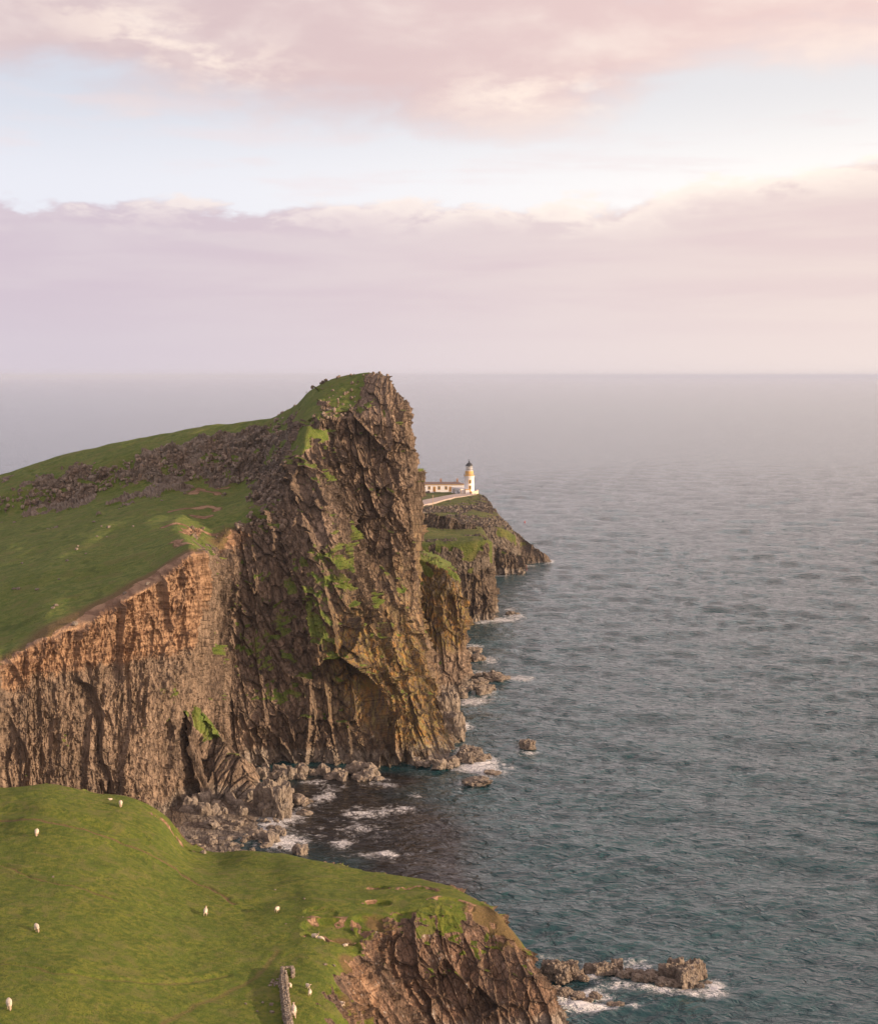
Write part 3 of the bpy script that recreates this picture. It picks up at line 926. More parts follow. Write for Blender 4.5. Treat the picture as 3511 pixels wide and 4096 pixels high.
strip('terrace_cliff', [
    [(1500, 2080, 620), (1500, 2118, 572), (1520, 2172, 535), (1520, 2300, 532), W4(1530, 525, -1), W4(1530, 523, -4)],
    [(1690, 2080, 620), (1690, 2122, 566), (1695, 2172, 533), (1695, 2300, 530), W4(1700, 522, -1), W4(1700, 520, -4)],
    [(1750, 2090, 612), (1765, 2134, 562), (1765, 2170, 533), (1765, 2300, 530), W4(1770, 522, -1), W4(1770, 520, -4)],
    [(1820, 2095, 610), (1836, 2136, 560), (1836, 2166, 533), (1836, 2300, 530), W4(1840, 522, -1), W4(1840, 520, -4)],
    [(1880, 2095, 606), (1895, 2138, 558), (1900, 2160, 534), (1900, 2300, 531), W4(1905, 522, -1), W4(1905, 520, -4)],
    [(1915, 2100, 600), (1930, 2144, 555), (1935, 2158, 536), (1938, 2280, 534), W4(1950, 523, -1), W4(1950, 521, -4)],
    [(1930, 2110, 600), (1955, 2156, 556), (1971, 2168, 540), (1972, 2290, 538), W4(1985, 526, -1), W4(1985, 524, -4)],
    [(1920, 2120, 600), (1950, 2160, 575), (1968, 2176, 566), (1970, 2260, 564), W4(1972, 560, -1), W4(1972, 558, -4)],
], [16, 22, 22, 22, 22, 18, 12], [18, 20, 60, 60, 6], (0.35, 0, .3, 1, 1, 1), M_FAR, BIG, (2.0, 1.2, .5), 43, masksF,
    'columnar cliff with a green terrace on top below the lighthouse')

# lighthouse plateau stepping down to the second far cliff
far_cols = [
    [W4(1450, 930, -2), W4(1480, 860, 22), W4(1500, 815, 24), (1500, 2035, 750), (1500, 2055, 715), (1500, 2062, 690), (1500, 2090, 672), (1500, 2101, 655), (1500, 2200, 652), W4(1500, 648, -1), W4(1500, 646, -4)],
    [W4(1690, 930, -2), W4(1690, 860, 22), W4(1690, 815, 24), (1690, 2022, 750), (1690, 2046, 715), (1700, 2056, 690), (1720, 2100, 665), (1740, 2104, 655), (1740, 2200, 652), W4(1740, 648, -1), W4(1740, 646, -4)],
    [W4(1780, 930, -2), W4(1780, 860, 22.5), W4(1780, 815, 24), (1770, 2006, 765), (1770, 2044, 718), (1775, 2058, 692), (1800, 2096, 665), (1820, 2103, 655), (1820, 2200, 652), W4(1820, 648, -1), W4(1820, 646, -4)],
    [W4(1850, 930, -2), W4(1850, 860, 23), W4(1850, 815, 24), (1840, 1991, 780), (1845, 2042, 722), (1850, 2060, 694), (1870, 2086, 672), (1900, 2101, 656), (1900, 2200, 652), W4(1905, 648, -1), W4(1905, 646, -4)],
    [W4(1890, 930, -2), W4(1890, 850, 23), W4(1895, 812, 24), (1895, 1981, 792), (1905, 2038, 728), (1915, 2058, 698), (1930, 2086, 674), (1950, 2105, 657), (1955, 2200, 652), W4(1960, 648, -1), W4(1960, 646, -4)],
    [W4(1905, 930, -2), W4(1905, 850, 22), W4(1915, 815, 23.5), (1932, 1983, 794), (1950, 2030, 745), (1960, 2064, 706), (1985, 2088, 682), (2005, 2112, 658), (2010, 2200, 653), W4(2015, 648, -1), W4(2015, 646, -4)],
    [W4(1905, 930, -2), W4(1905, 860, 18), W4(1920, 825, 22), (1941, 1989, 800), (1965, 2022, 765), (1998, 2062, 728), (2025, 2098, 700), (2060, 2140, 662), (2068, 2230, 656), W4(2072, 649, -1), W4(2072, 647, -4)],
    [W4(1905, 930, -2), W4(1905, 870, 10), W4(1918, 845, 14), (1938, 2010, 822), (1965, 2040, 790), (2000, 2080, 755), (2035, 2110, 722), (2078, 2165, 668), (2082, 2240, 662), W4(2084, 652, -1), W4(2084, 650, -4)],
    [W4(1900, 930, -2), W4(1900, 880, -1), W4(1905, 860, 2), W4(1930, 835, 2), W4(1960, 800, 0), W4(1990, 770, 0), W4(2020, 735, 0), W4(2060, 690, 2), W4(2075, 680, 1), W4(2075, 675, -1), W4(2075, 675, -4)],
]
SW = (1, .5, .1, 0.05, .9, 0.25, .85, .3, 1, 1, 1)


def wvF(v, ww):
    return ww


far_o, VF3 = strip('lighthouse_point', far_cols, [14, 26, 26, 24, 22, 24, 22, 14], [6, 8, 16, 34, 20, 26, 22, 60, 50, 6], SW, M_FAR, BIG, (1.9, 1.1, .5), 47, masksF,
      'low rocky point of green terraces that carries the lighthouse', hump=0.15, ub=4, vb=3)

strip('low_ledge', [
    [W4(2020, 750, -2), (2025, 2092, 722), (2030, 2140, 710), (2030, 2200, 700), W4(2030, 684, -1), W4(2030, 683, -4)],
    [W4(2070, 750, -2), (2073, 2124, 713), (2075, 2160, 706), (2078, 2215, 690), W4(2080, 684, -1), W4(2080, 683, -4)],
    [W4(2095, 740, -2), (2097, 2144, 707), (2100, 2180, 702), (2105, 2225, 688), W4(2110, 684, -1), W4(2110, 683, -4)],
    [W4(2115, 735, -2), (2116, 2163, 702), (2122, 2190, 697), (2130, 2228, 688), W4(2135, 684, -1), W4(2135, 683, -4)],
    [W4(2150, 725, -2), (2154, 2200, 694), (2160, 2212, 690), (2165, 2232, 687), W4(2170, 684, -1), W4(2170, 683, -4)],
    [W4(2185, 715, -2), (2190, 2222, 690), (2192, 2230, 689), (2194, 2240, 688), W4(2196, 686, -1), W4(2196, 685, -4)],
    [W4(2196, 712, -2), W4(2199, 700, -1), W4(2200, 695, -1), W4(2200, 690, -1), W4(2201, 690, -1.5), W4(2201, 690, -4)],
], [18, 14, 12, 18, 16, 6], [14, 20, 24, 30, 6], (1, 1, 1, 1, 1, 1), M_FAR, BIG, (1.3, 1.0, .5), 49, masksZ,
    'dark stepped rock ledge running down into the sea', pale_top=1.0)

# crag standing on the green terrace
fin('terrace_crag', [(1690, 2050, 590), (1745, 2054, 588), (1790, 2066, 586), (1825, 2084, 584), (1850, 2096, 583), (1900, 2098, 583), (1925, 2120, 580)], 6.0, 73, M_FAR,
    'brown rocky crag standing over the green terrace', uc_each=16, zf=24.0)

# ==================================================================  ROCKS
def rock_mesh(name, seed, sub=4, sc=(1, 1, 1), cell=0.7, boxy=0.0, mat=None):
    bm = bmesh.new()
    bmesh.ops.create_icosphere(bm, subdivisions=sub, radius=1.0)
    v = np.array([x.co[:] for x in bm.verts])
    if boxy:
        m = np.max(np.abs(v), axis=1, keepdims=True)
        v = v * (1 - boxy) + (v / m * 0.85) * boxy
    n = v / np.linalg.norm(v, axis=1, keepdims=True)
    h, c, r = cells(v / cell + seed * 7.7, seed, 1.3)
    h2, c2, r2 = cells(v / (cell * 0.4) + seed * 3.3, seed + 5, 1.3)
    v = v + n * (0.22 * (h - 0.3 * c) + 0.08 * (h2 - 0.3 * c2) + 0.10 * fbm(v * 1.3 + seed, seed, 2))[:, None]
    v = v * np.array(sc)
    v[:, 2] = np.where(v[:, 2] < -0.45 * sc[2], -0.45 * sc[2], v[:, 2])
    F_ = np.array([[x.index for x in f.verts] for f in bm.faces])
    bm.free()
    z01 = (v[:, 2] + .5) / 1.5
    mA = np.zeros((len(v), 3), np.float32)
    mB = np.stack((r, np.full(len(v), 0.75), 0 * r), 1)
    me = mesh_np(name, v, F_, {'maskA': mA, 'maskB': mB})
    return me


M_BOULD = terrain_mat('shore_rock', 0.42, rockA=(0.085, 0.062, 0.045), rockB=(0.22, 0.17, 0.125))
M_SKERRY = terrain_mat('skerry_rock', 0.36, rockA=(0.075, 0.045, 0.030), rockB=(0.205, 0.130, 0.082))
for mm in (M_BOULD, M_SKERRY):
    pass
PROTO = [rock_mesh('boulder', 10 + i, 3, ((1, .8, .65), (1, .9, .8), (1.2, .8, .6), (1, 1, .9), (.9, .8, .7), (1.1, .7, .5))[i], 0.8, (0, .3, 0, .6, .2, .1)[i]) for i in range(6)]
for me in PROTO:
    me.materials.append(M_BOULD)
SK = [rock_mesh('sea_rock', 30 + i, 5, ((1, .8, .8), (1, .9, 1), (1.3, .7, .6), (1, 1, 1))[i], 0.55, (0.3, .7, 0.2, .85)[i]) for i in range(4)]
for me in SK:
    me.materials.append(M_SKERRY)


def put_rock(name, me, loc, size, label, cat, group=None, rz=None, sz=1.0, sq=1.0):
    o = bpy.data.objects.new(name, me)
    COL.objects.link(o)
    o.location = loc
    s = size
    o.scale = (s, s * sq, s * sz)
    o.rotation_euler = (random.uniform(-.12, .12), random.uniform(-.12, .12), random.uniform(0, 6.28) if rz is None else rz)
    tag(o, label, cat, group)
    return o


def sea_pt(px, py, z=0.0):
    return P(px, py, z=z)


# shingle floor of the little beach
def beach():
    cols = []
    xs = [560, 640, 720, 800, 880, 960, 1040, 1110, 1160]
    for i, x in enumerate(xs):
        e = [0.9, .8, .7, .6, .5, .35, .05, -.5, -1.2][i]
        row = []
        for y, z in ((3190, e + .8), (3240, e + .5), (3290, e), (3340, e - .1), (3400, e - .3), (3480, e - .6), (3560, -1.6)):
            p = P(x, y, z=z)
            row.append(np.concatenate((p, (1.0,))))
        cols.append(row)
    S = surface(np.array(cols), [30] * 8, [24] * 6, 5, 5)
    o, _ = build_terrain('beach', S[..., :3], None, S[..., 3] * 1.0, M_BOULD, ((2.4, 2.4, 2.4), (1.1, 1.1, 1.1), (0.5, 0.5, 0.5)), (0.42, 0.30, 0.16), 91,
                         lambda V, scr, n5, nz, wv: (0 * n5, 0 * n5, 0 * n5, 0 * n5, np.ones(len(V))), 0.0, pale_top=0.35)
    tag(o, 'brown stony beach at the foot of the cliff', 'beach', kind='structure')


beach()

BL = 'weathered brown boulder among many alike on the stony beach'
big = [(1032, 3341, 1.75, 1, 'large rounded pinkish boulder at the foaming edge of the beach'), (1086, 3356, 1.55, 3, 'squared reddish boulder standing in the foam beside the large rounded one'),
       (1080, 3330, 1.3, 0, 'flat topped boulder just behind the squared reddish one'), (1066, 3380, 1.1, 2, 'low dark boulder in foam in front of the squared reddish one'),
       (1204, 3404, 1.5, 3, 'lone blocky boulder in dark water at the hill edge'), (850, 3303, 1.7, 1, 'pale smooth boulder in the middle of the beach'),
       (820, 3296, 1.3, 0, 'grey boulder touching the left side of the pale smooth one'), (828, 3337, 1.0, 0, 'small pale boulder below the pale smooth one'), (860, 3346, .9, 2, 'low cream stone beside a small dark pool on the beach'),
       (925, 3352, 1.15, 2, 'long pale stone near the front of the beach'), (848, 3370, 1.15, 1, 'pale rounded stone close behind the green hill edge'), (975, 3362, .95, 0, 'dark boulder between long stone and foam'),
       (1110, 3314, 1.2, 2, 'boulder awash just right of the main rocks'), (1196, 3188, 1.6, 0, 'tall boulder farthest up the inner shore'), (1204, 3204, 1.5, 1, 'grey boulder in front of the tall inner one'),
       (1135, 3168, 1.2, 1, 'solitary boulder in the dark recess below the fin'), (1115, 3148, 1.0, 3, 'small solitary boulder deepest in the dark recess'), (1165, 3160, 1.0, 2, 'flat boulder right of the dark recess'), (1228, 3252, 1.1, 2, 'low rock awash in foam off the inner shore')]
for x, y, s, k, lb in big:
    p = sea_pt(x, y + 8 * s)
    put_rock('boulder', PROTO[k], (p[0], p[1], 0.35 * s), s, lb, 'boulder', 'boulders on the little beach')


def scatter(n, quad, smin, smax, label, group, zb=0.0, protos=PROTO, name='boulder', cat='boulder', zs=1.0, seed=0):
    r = random.Random(seed)
    (x0, y0, y1, x1, y2, y3) = quad
    for i in range(n):
        t = r.random()
        px = x0 + (x1 - x0) * t
        v = r.random()
        py = (y0 + (y2 - y0) * t) * (1 - v) + (y1 + (y3 - y1) * t) * v
        s = (smin + (smax - smin) * r.random() ** 2.2) * .82
        p = sea_pt(px, py, zb)
        put_rock(name, protos[r.randrange(len(protos))], (p[0], p[1], zb + 0.25 * s * zs), s, label, cat, group, sz=zs)


scatter(88, (700, 3265, 3425, 1140, 3275, 3400), .45, 1.25, BL, 'boulders on the little beach', 0.3, seed=1)
scatter(24, (1050, 3190, 3290, 1250, 3170, 3260), .5, 1.25, 'weathered brown boulder among many alike on the inner shore', 'boulders on the inner shore', 0.0, seed=2)
# pale columns and boulders along the foot of the faces
scatter(32, (735, 3225, 3268, 1010, 3205, 3262), 1.1, 2.1, 'pale upright rock in the band at the foot of the fin', 'pale rocks at the foot of the fin', 0.3, zs=1.7, seed=3)
scatter(36, (1020, 3085, 3112, 1420, 3095, 3122), 1.2, 2.1, 'pale upright rock in the row along the dark face', 'pale rocks along the foot of the dark face', 0.0, zs=1.6, seed=4)
scatter(16, (1400, 3075, 3125, 1520, 3095, 3128), 1.3, 2.6, 'pale angular rock in the pile ending the dark face', 'pale rocks at the end of the dark face', 0.0, zs=1.3, seed=5)
scatter(32, (1600, 2990, 3060, 1835, 3030, 3078), 1.0, 2.4, 'brown shore rock in the apron below the lichened buttress', 'apron rocks below the buttress', 0.0, zs=1.0, seed=6)
scatter(32, (1760, 2745, 2805, 1930, 2750, 2790), 1.0, 2.4, 'brown shore rock in the apron below the orange cliff', 'apron rocks below the orange cliff', 0.0, zs=1.2, seed=7)
scatter(12, (1862, 2470, 2492, 2035, 2430, 2466), 1.5, 3.4, 'dark shore rock at the foot of the terrace cliff', 'shore rocks below the terrace cliff', 0.0, zs=1.1, seed=8)
scatter(8, (1862, 2598, 2645, 1975, 2600, 2640), 2.0, 3.6, 'dark block of the ledge that juts out beyond the orange cliff', 'blocks of the dark ledge', 0.0, zs=.9, seed=9)
# the big block left of the surf
for (x, y, s, zs, lb) in ((1095, 3262, 3.3, 1.9, 'huge pale block at the end of the fin'), (1062, 3250, 2.6, 2.2, 'tall pale block left of the huge one at the end of the fin'), (1125, 3270, 2.0, 1.7, 'smaller pale block right of the huge one at the end of the fin')):
    p = sea_pt(x, y)
    put_rock('sea_rock', SK[3], (p[0], p[1], 1.0 * s * .5), s, lb, 'rock', 'blocks at the end of the fin', sz=zs).data = rock_mesh('sea_rock', int(x), 5, (1, .9, .9), .6, .5)
    bpy.data.objects[-1] if False else None

singles = [
    (1885, 3040, 3.0, 1, .75, 'domed brown sea rock standing off the buttress foot'), (1868, 3052, 2.0, 3, .9, 'square block at the left foot of the domed sea rock'), (1912, 3050, 1.8, 1, .8, 'block at the right foot of the domed sea rock'), (1940, 3042, 1.3, 0, .8, 'small stone at the tip of the domed sea rock'),
    (2108, 2994, 1.9, 1, .8, 'lone brown sea rock far out in open water'), (2124, 2999, 1.1, 3, .8, 'square block leaning on the lone brown sea rock'),
    (1908, 3140, 2.9, 2, .35, 'low flat skerry awash near the dark bay'), (1975, 3100, 2.0, 2, .2, 'barely showing rock awash among foam off the bay'),
    (1980, 2726, 3.6, 2, .45, 'long low brown rock in surf off the orange cliff'), (1900, 2712, 2.2, 2, .35, 'flat rock in surf behind the long low one'), (1918, 2745, 2.4, 1, .6, 'rounded rock between surf and apron'), (1955, 2760, 1.8, 0, .6, 'small rock at the outer edge of the apron'), (1935, 2775, 2.2, 1, .7, 'rough rock at the near corner of the apron'),
    (2040, 2462, 1.8, 2, .6, 'small dark rock in the surf below the terrace cliff'), (2068, 2462, 1.3, 2, .5, 'outermost tiny rock in the surf below the terrace cliff'),
    (1815, 2965, 3.0, 0, 1.6, 'leaning dark pillar at the waterline of the buttress'), (1800, 2930, 2.8, 3, 2.6, 'tall dark pillar at the waterline of the buttress'),
    # the skerry in front on the right
    (2190, 3905, 2.0, 3, 1.35, 'tall cleft block where the skerry meets the promontory'), (2214, 3918, 1.9, 1, 1.3, 'second tall block of the skerry beside the cleft one'), (2248, 3925, 1.6, 3, 1.25, 'slab shaped block in the near mass of the skerry'), (2278, 3912, 1.6, 3, 1.5, 'dark upright block ending the near mass of the skerry'),
    (2240, 3935, 1.1, 1, 1.0, 'triangular wedge in front of the near mass of the skerry'), (2305, 3915, 1.5, 0, .8, 'sloping ledge right of the near mass of the skerry'), (2335, 3925, 1.1, 2, .6, 'low wet ledge in the gap of the skerry'),
    (2362, 3893, 1.35, 1, .95, 'knobbly rock beginning the middle chain of the skerry'), (2402, 3900, 1.7, 3, .95, 'broad blocky rock in the middle chain of the skerry'), (2440, 3898, 1.5, 0, 1.0, 'cracked rock in the middle chain of the skerry'),
    (2468, 3885, 1.3, 3, 1.3, 'pointed rock rising from the middle chain of the skerry'), (2492, 3915, 1.3, 1, .8, 'rounded rock below the pointed one of the skerry'), (2520, 3905, 1.3, 2, .7, 'jumbled rock right of the pointed one of the skerry'),
    (2552, 3930, 1.35, 1, .8, 'smooth grey rock at the waterline of the chain'), (2560, 3905, 1.1, 0, .7, 'small rock behind the smooth grey one of the chain'), (2597, 3930, 1.6, 1, .75, 'paired grey rock at the waterline of the chain'), (2605, 3903, 1.3, 2, .6, 'flat pale rock behind the paired grey one'),
    (2655, 3945, 1.5, 1, .7, 'low grey rock in foam before the dark block'), (2690, 3950, 1.3, 0, .75, 'sloping grey rock in foam before the great blocks'),
    (2658, 3908, 1.5, 3, 1.1, 'dark square block left of the great blocks'), (2705, 3925, 1.9, 3, 1.6, 'dark pointed block between the square and the great one'), (2748, 3950, 2.05, 3, 1.35, 'great front block near the outer end of the skerry'), (2775, 3920, 1.8, 3, 1.55, 'tall dark block behind the great front one'), (2798, 3912, 1.35, 3, 1.55, 'narrow block at the outer end of the skerry'),
    (2800, 3955, .9, 1, .8, 'small brown rock in the foam at the outer end of the skerry'), (2830, 3942, .8, 2, .6, 'outermost small rock of the skerry'),
    (2215, 3985, 1.6, 2, .8, 'grey brown ledge rock below the promontory cliff'), (2260, 3990, 1.6, 2, .7, 'layered ledge rock among white foam'), (2310, 3997, 1.5, 2, .5, 'flat ledge rock among white foam'), (2380, 3995, 1.2, 2, .6, 'dark rock rising at the end of the foaming ledge'), (2350, 4008, 1.0, 0, .4, 'small black rock before the end of the foaming ledge'),
    (2440, 4022, .8, 2, .45, 'tiny rock awash left of the outermost low one'), (2475, 4026, 1.1, 2, .4, 'outermost low rock awash in the near foam'), (2180, 3965, 1.2, 1, .9, 'broken rock where the ledge meets the promontory cliff'),
]
for i, (x, y, s, k, zs, lb) in enumerate(singles):
    p = sea_pt(x, y)
    me = rock_mesh('sea_rock', 100 + i, 5, (1.05, .85, 1), .55, (0.3, .5, 0.2, .8)[k])
    me.materials.append(M_SKERRY if y > 3800 else M_BOULD)
    if y > 3800:
        s *= .76
    if x < 2200 and y > 3800:
        s *= .8
    put_rock('sea_rock', me, (p[0], p[1] + s * .4, 0.42 * s * zs), s, lb, 'sea rock', 'rocks of the near skerry' if y > 3800 else 'rocks standing in the sea', rz=random.uniform(-.5, .5), sz=zs)
for o in COL.objects:
    if o.name.startswith('sea_rock') and not o.data.materials:
        o.data.materials.append(M_BOULD)

# small pale stones lying on the turf
st_pts = [(378, 2081, 1.0), (435, 2102, 1.2), (60, 2082, 1.0), (308, 2190, .9), (315, 2178, .8), (390, 2138, .7), (90, 2245, .8), (270, 2236, .8), (55, 2348, .9), (75, 2350, .9), (150, 2352, 1.0), (240, 2310, .7), (225, 2415, 1.2), (212, 2425, .8), (300, 2489, 1.6), (590, 2330, 1.0), (740, 1967, 1.3), (650, 1995, .8), (905, 1972, 1.4), (498, 2368, 1.0), (430, 2140, .6), (410, 2098, .6), (475, 2028, .7), (552, 1977, .7), (820, 1757, 1.2), (100, 2060, .8), (345, 2208, .7), (535, 2098, .6)]
LS = [' beside a grazing track', '', '']
for i, (x, y, s) in enumerate(st_pts):
    p = on_head(x, y)
    put_rock('stone', PROTO[i % 6], (p[0], p[1], p[2] + .12 * s), .5 * s, 'small pale stone lying loose on the turf of the upper meadow', 'stone', 'pale stones on the upper meadow')
st2 = [(812, 3413, 1.5, 'flat pale stone on the brow of the foreground hill above the beach'), (212, 3510, .5, None), (1275, 3729, .35, None), (1085, 4020, .8, None), (1090, 4050, .6, None), (1030, 4045, .5, None), (1052, 4013, .5, None), (1083, 4048, .5, None), (985, 4015, .55, None), (1217, 3596, .5, None), (1145, 3697, .3, None), (1300, 3860, .8, 'whitish stone on the rim of the eroded gully'), (1335, 3864, .6, None), (1395, 3941, .4, None), (1211, 3669, .3, None), (1100, 3561, .4, None), (830, 3655, .35, None)]
for i, (x, y, s, lb) in enumerate(st2):
    p = on_hill(x, y)
    put_rock('stone', PROTO[(i * 2 + 1) % 6], (p[0], p[1], p[2] + .06 * s), .36 * s, lb or 'small pale stone lying loose on the foreground turf', 'stone', 'pale stones on the foreground turf')

# scree: loose rocks too many to count below and on the crags
def scree():
    bases = []
    for me in PROTO[:4]:
        bm = bmesh.new()
        bmesh.ops.create_icosphere(bm, subdivisions=2, radius=1.0)
        v = np.array([x.co[:] for x in bm.verts])
        F_ = np.array([[x.index for x in f.verts] for f in bm.faces])
        bm.free()
        sd = len(bases)
        h, c, r = cells(v / .8 + sd * 5, sd, 1.3)
        v = v * (1 + .3 * h)[:, None]
        bases.append((v, F_, r))
    VV, FF, MA, MB = [], [], [], []
    off = 0
    rr = random.Random(5)
    W_ = wgtA_final
    NZ = np.abs(gnormals(blur(blur(VA3, 0, 3), 1, 3))[..., 2].reshape(-1))
    cand = np.where((NZ > .5) & (AS[0] > -50) & (AS[1] < 2120) & (AS[1] > 1510) & (AV[:, 2] > 45) & (W_ > 0.3) & (AS[0] < 1130))[0]
    cand2 = np.where((NZ > .86) & (AS[0] > 1000) & (AS[1] < 1800) & (AV[:, 2] > 68) & (AV[:, 1] < 450))[0]
    # streaks of fallen stones
    for k in range(2000):
        pool = cand if k % 14 else cand2
        i = pool[rr.randrange(len(pool))]
        if pool is cand and W_[i] > .9 and rr.random() < .5:
            continue
        v, F_, r = bases[rr.randrange(4)]
        s = .22 + .55 * rr.random() ** 2.5
        if pool is cand2:
            s *= .8
        a = rr.random() * 6.28
        M = np.array(((math.cos(a), -math.sin(a), 0), (math.sin(a), math.cos(a), 0), (0, 0, 1)))
        p = AV[i] + np.array((rr.uniform(-1, 1), rr.uniform(-1, 1), 0))
        VV.append(v @ M.T * s * np.array((1, 1, .8 + rr.random() * .6)) + p + (0, 0, s * .25))
        FF.append(F_ + off)
        off += len(v)
        MA.append(np.zeros((len(v), 3)))
        MB.append(np.stack((np.full(len(v), rr.random() * .6), np.full(len(v), rr.random() * .5), np.full(len(v), .4)), 1))
    me = mesh_np('scree', np.concatenate(VV), np.concatenate(FF), {'maskA': np.concatenate(MA), 'maskB': np.concatenate(MB)})
    o = link('scree', me, M_HEAD)
    tag(o, 'loose grey stones strewn over the crags and summit of the headland', 'scree', kind='stuff')


# same weights as used for the headland surface
wgtA_final = sstep(np.abs(1 - np.clip(gnormals(blur(blur(VA3, 0, 2), 1, 2))[..., 2].reshape(-1) ** 2, 0, 1)), 0.25, .8)
scree()

# ==================================================================  SEA
def sea():
    d1 = 1.0 / np.linspace(1 / 1700.0, 1 / 118.0, 1150)[::-1]
    d0 = np.array([-3000, -1200, -400, 0, 60, 90, 105])
    d2 = np.array([1710, 1850, 2050, 2300, 2700, 3200, 4000, 5200, 7000, 10000, 15000, 25000, 45000, 80000.0])
    ys = np.concatenate((d0, d1, d2))
    t = np.linspace(-.36, .36, 860)
    t = np.concatenate(([-9, -5, -3, -2, -1.3, -.9, -.7, -.55, -.45, -.4], t, [.4, .45, .55, .7, .9, 1.3, 2, 3, 5, 9]))
    Yg, T = np.meshgrid(ys, t, indexing='ij')
    Xg = T * np.maximum(Yg, 118)
    x, y = Xg.ravel(), Yg.ravel()
    hgt = np.zeros(len(x))
    r = np.random.RandomState(3)
    dens = np.maximum(y, 118) ** 2 / (91 * 1421)
    wpx = fbm(np.stack((x / 40, y / 40, 0 * x), 1), 3, 2) * 1.5
    wpy = fbm(np.stack((x / 40, y / 40, 0 * x + 9), 1), 4, 2) * 1.5
    xx, yy = x + wpx, y + wpy
    gust = 1 + 0.45 * fbm(np.stack((x / 60, y / 60, 0 * x), 1), 13, 3)
    for k in range(74):
        lam = 1.9 * (1.036 ** k) * r.uniform(.92, 1.08) if k < 62 else r.uniform(20, 38)
        th = (R(-78) + r.normal(0, .42)) if lam < 8 else (R(52) + r.normal(0, .20)) if k % 2 else (R(-75) + r.normal(0, .3))
        kk = 2 * math.pi / lam
        a = 0.0245 * lam ** 0.5 * r.uniform(.5, 1.25) * (.62 if lam < 4 else .42 if lam < 12 else .55)
        ph = kk * (xx * math.cos(th) + yy * math.sin(th)) + r.uniform(0, 6.28)
        fade = np.clip((lam / np.maximum(dens, .15) - 1.6) / 2.0, 0, 1)
        s = np.sin(ph)
        a = a * (1 + 0.9 * sstep(y, 350, 900) * (lam > 7))
        hgt += a * fade * (s + 0.28 * np.cos(2 * ph)) * (gust if lam < 14 else 1)
    z = hgt * 1.0
    # sheltered inner bay: calmer water
    c = sea_pt(1350, 3260)
    calm = np.exp(-(((x - c[0]) / 34) ** 2 + ((y - c[1]) / 34) ** 2))
    z *= 1 - .55 * calm
    cliff_reflect = np.zeros(len(x))  # dark reflection of the cliffs, painted into the bay's water colour
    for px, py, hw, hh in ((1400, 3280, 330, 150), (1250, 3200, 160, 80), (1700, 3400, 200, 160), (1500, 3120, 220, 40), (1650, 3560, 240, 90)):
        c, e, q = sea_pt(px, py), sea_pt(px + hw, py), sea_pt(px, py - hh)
        cliff_reflect += np.exp(-(((x - c[0]) / (e[0] - c[0])) ** 2 + ((y - c[1]) / (q[1] - c[1])) ** 2) * 1.2)
    # foam
    foam = np.zeros(len(x))
    fl = [(1450, 3290, 230, 75, .30), (1750, 3450, 160, 70, .16),  # px, py, half width px, half height px, strength
        (1000, 3345, 60, 18, .55), (1075, 3315, 55, 20, .95), (1110, 3285, 60, 18, 1.0), (1170, 3262, 60, 16, .9), (1090, 3375, 70, 20, .95), (1170, 3385, 50, 20, .7), (1150, 3355, 45, 18, .6), (1240, 3215, 60, 12, .6), (1310, 3182, 26, 13, 1.2), (1260, 3130, 50, 9, .9), (1330, 3150, 60, 10, .6), (1250, 3195, 50, 9, .4),
        (1530, 3120, 26, 8, 1.1), (1555, 3148, 32, 9, .8), (1660, 3185, 30, 10, .75), (1510, 3248, 90, 13, .62), (1620, 3235, 40, 10, .6), (1370, 3372, 34, 13, 1.15), (1425, 3315, 60, 14, .6), (1470, 3425, 75, 12, .75), (1550, 3418, 34, 10, .9), (1250, 3350, 50, 12, .3), (1420, 3260, 70, 12, .35), (1700, 3050, 100, 5, .7), (1500, 3140, 60, 7, .5),
        (1835, 2905, 28, 14, 1.15), (1870, 2905, 40, 10, .6), (1820, 2945, 24, 16, .7), (1850, 3010, 40, 24, .7), (1930, 3060, 60, 18, .9), (1965, 3040, 40, 14, .7), (1870, 3066, 50, 8, .8), (1880, 3135, 50, 16, .75), (1960, 3095, 60, 16, .95), (2050, 3072, 14, 8, .7), (2112, 3012, 40, 7, .9), (2085, 2985, 12, 8, .9), (1850, 3078, 40, 8, .6),
        (1930, 2696, 50, 9, 1.0), (1975, 2712, 60, 9, .8), (2090, 2720, 50, 9, .95), (1950, 2768, 40, 14, .8), (1900, 2800, 70, 10, .8), (1900, 2840, 60, 20, .35), (1895, 2580, 40, 6, .9), (1960, 2640, 34, 9, .9), (1880, 2655, 50, 5, .5), (1870, 2812, 60, 6, .7),
        (2040, 2440, 26, 12, .7), (2065, 2466, 40, 8, .8), (2010, 2482, 50, 6, .7), (1920, 2492, 50, 8, .7), (2000, 2302, 34, 4, .9), (2070, 2305, 24, 4, .6), (2110, 2262, 40, 4, .8), (2190, 2252, 20, 6, 1.0), (2205, 2245, 14, 5, .8), (1975, 2478, 60, 8, .6),
        (2330, 3860, 40, 16, .6), (2200, 3830, 50, 10, .6), (2560, 3868, 60, 20, 1.0), (2500, 3850, 40, 14, .5), (2360, 3905, 40, 14, .9), (2430, 3930, 60, 16, .85), (2540, 3948, 70, 14, .7), (2650, 3960, 70, 14, .95), (2740, 3975, 60, 12, .8), (2850, 3950, 48, 26, 1.05), (2880, 3975, 44, 20, .6), (2800, 3985, 60, 12, .5),
        (2310, 4000, 70, 26, 1.1), (2260, 4025, 70, 20, .95), (2380, 4030, 60, 16, .95), (2350, 3975, 60, 14, .9), (2470, 4030, 60, 10, .6), (2530, 4025, 26, 7, .8), (2420, 3990, 40, 12, .5), (2420, 3955, 60, 10, .3)]
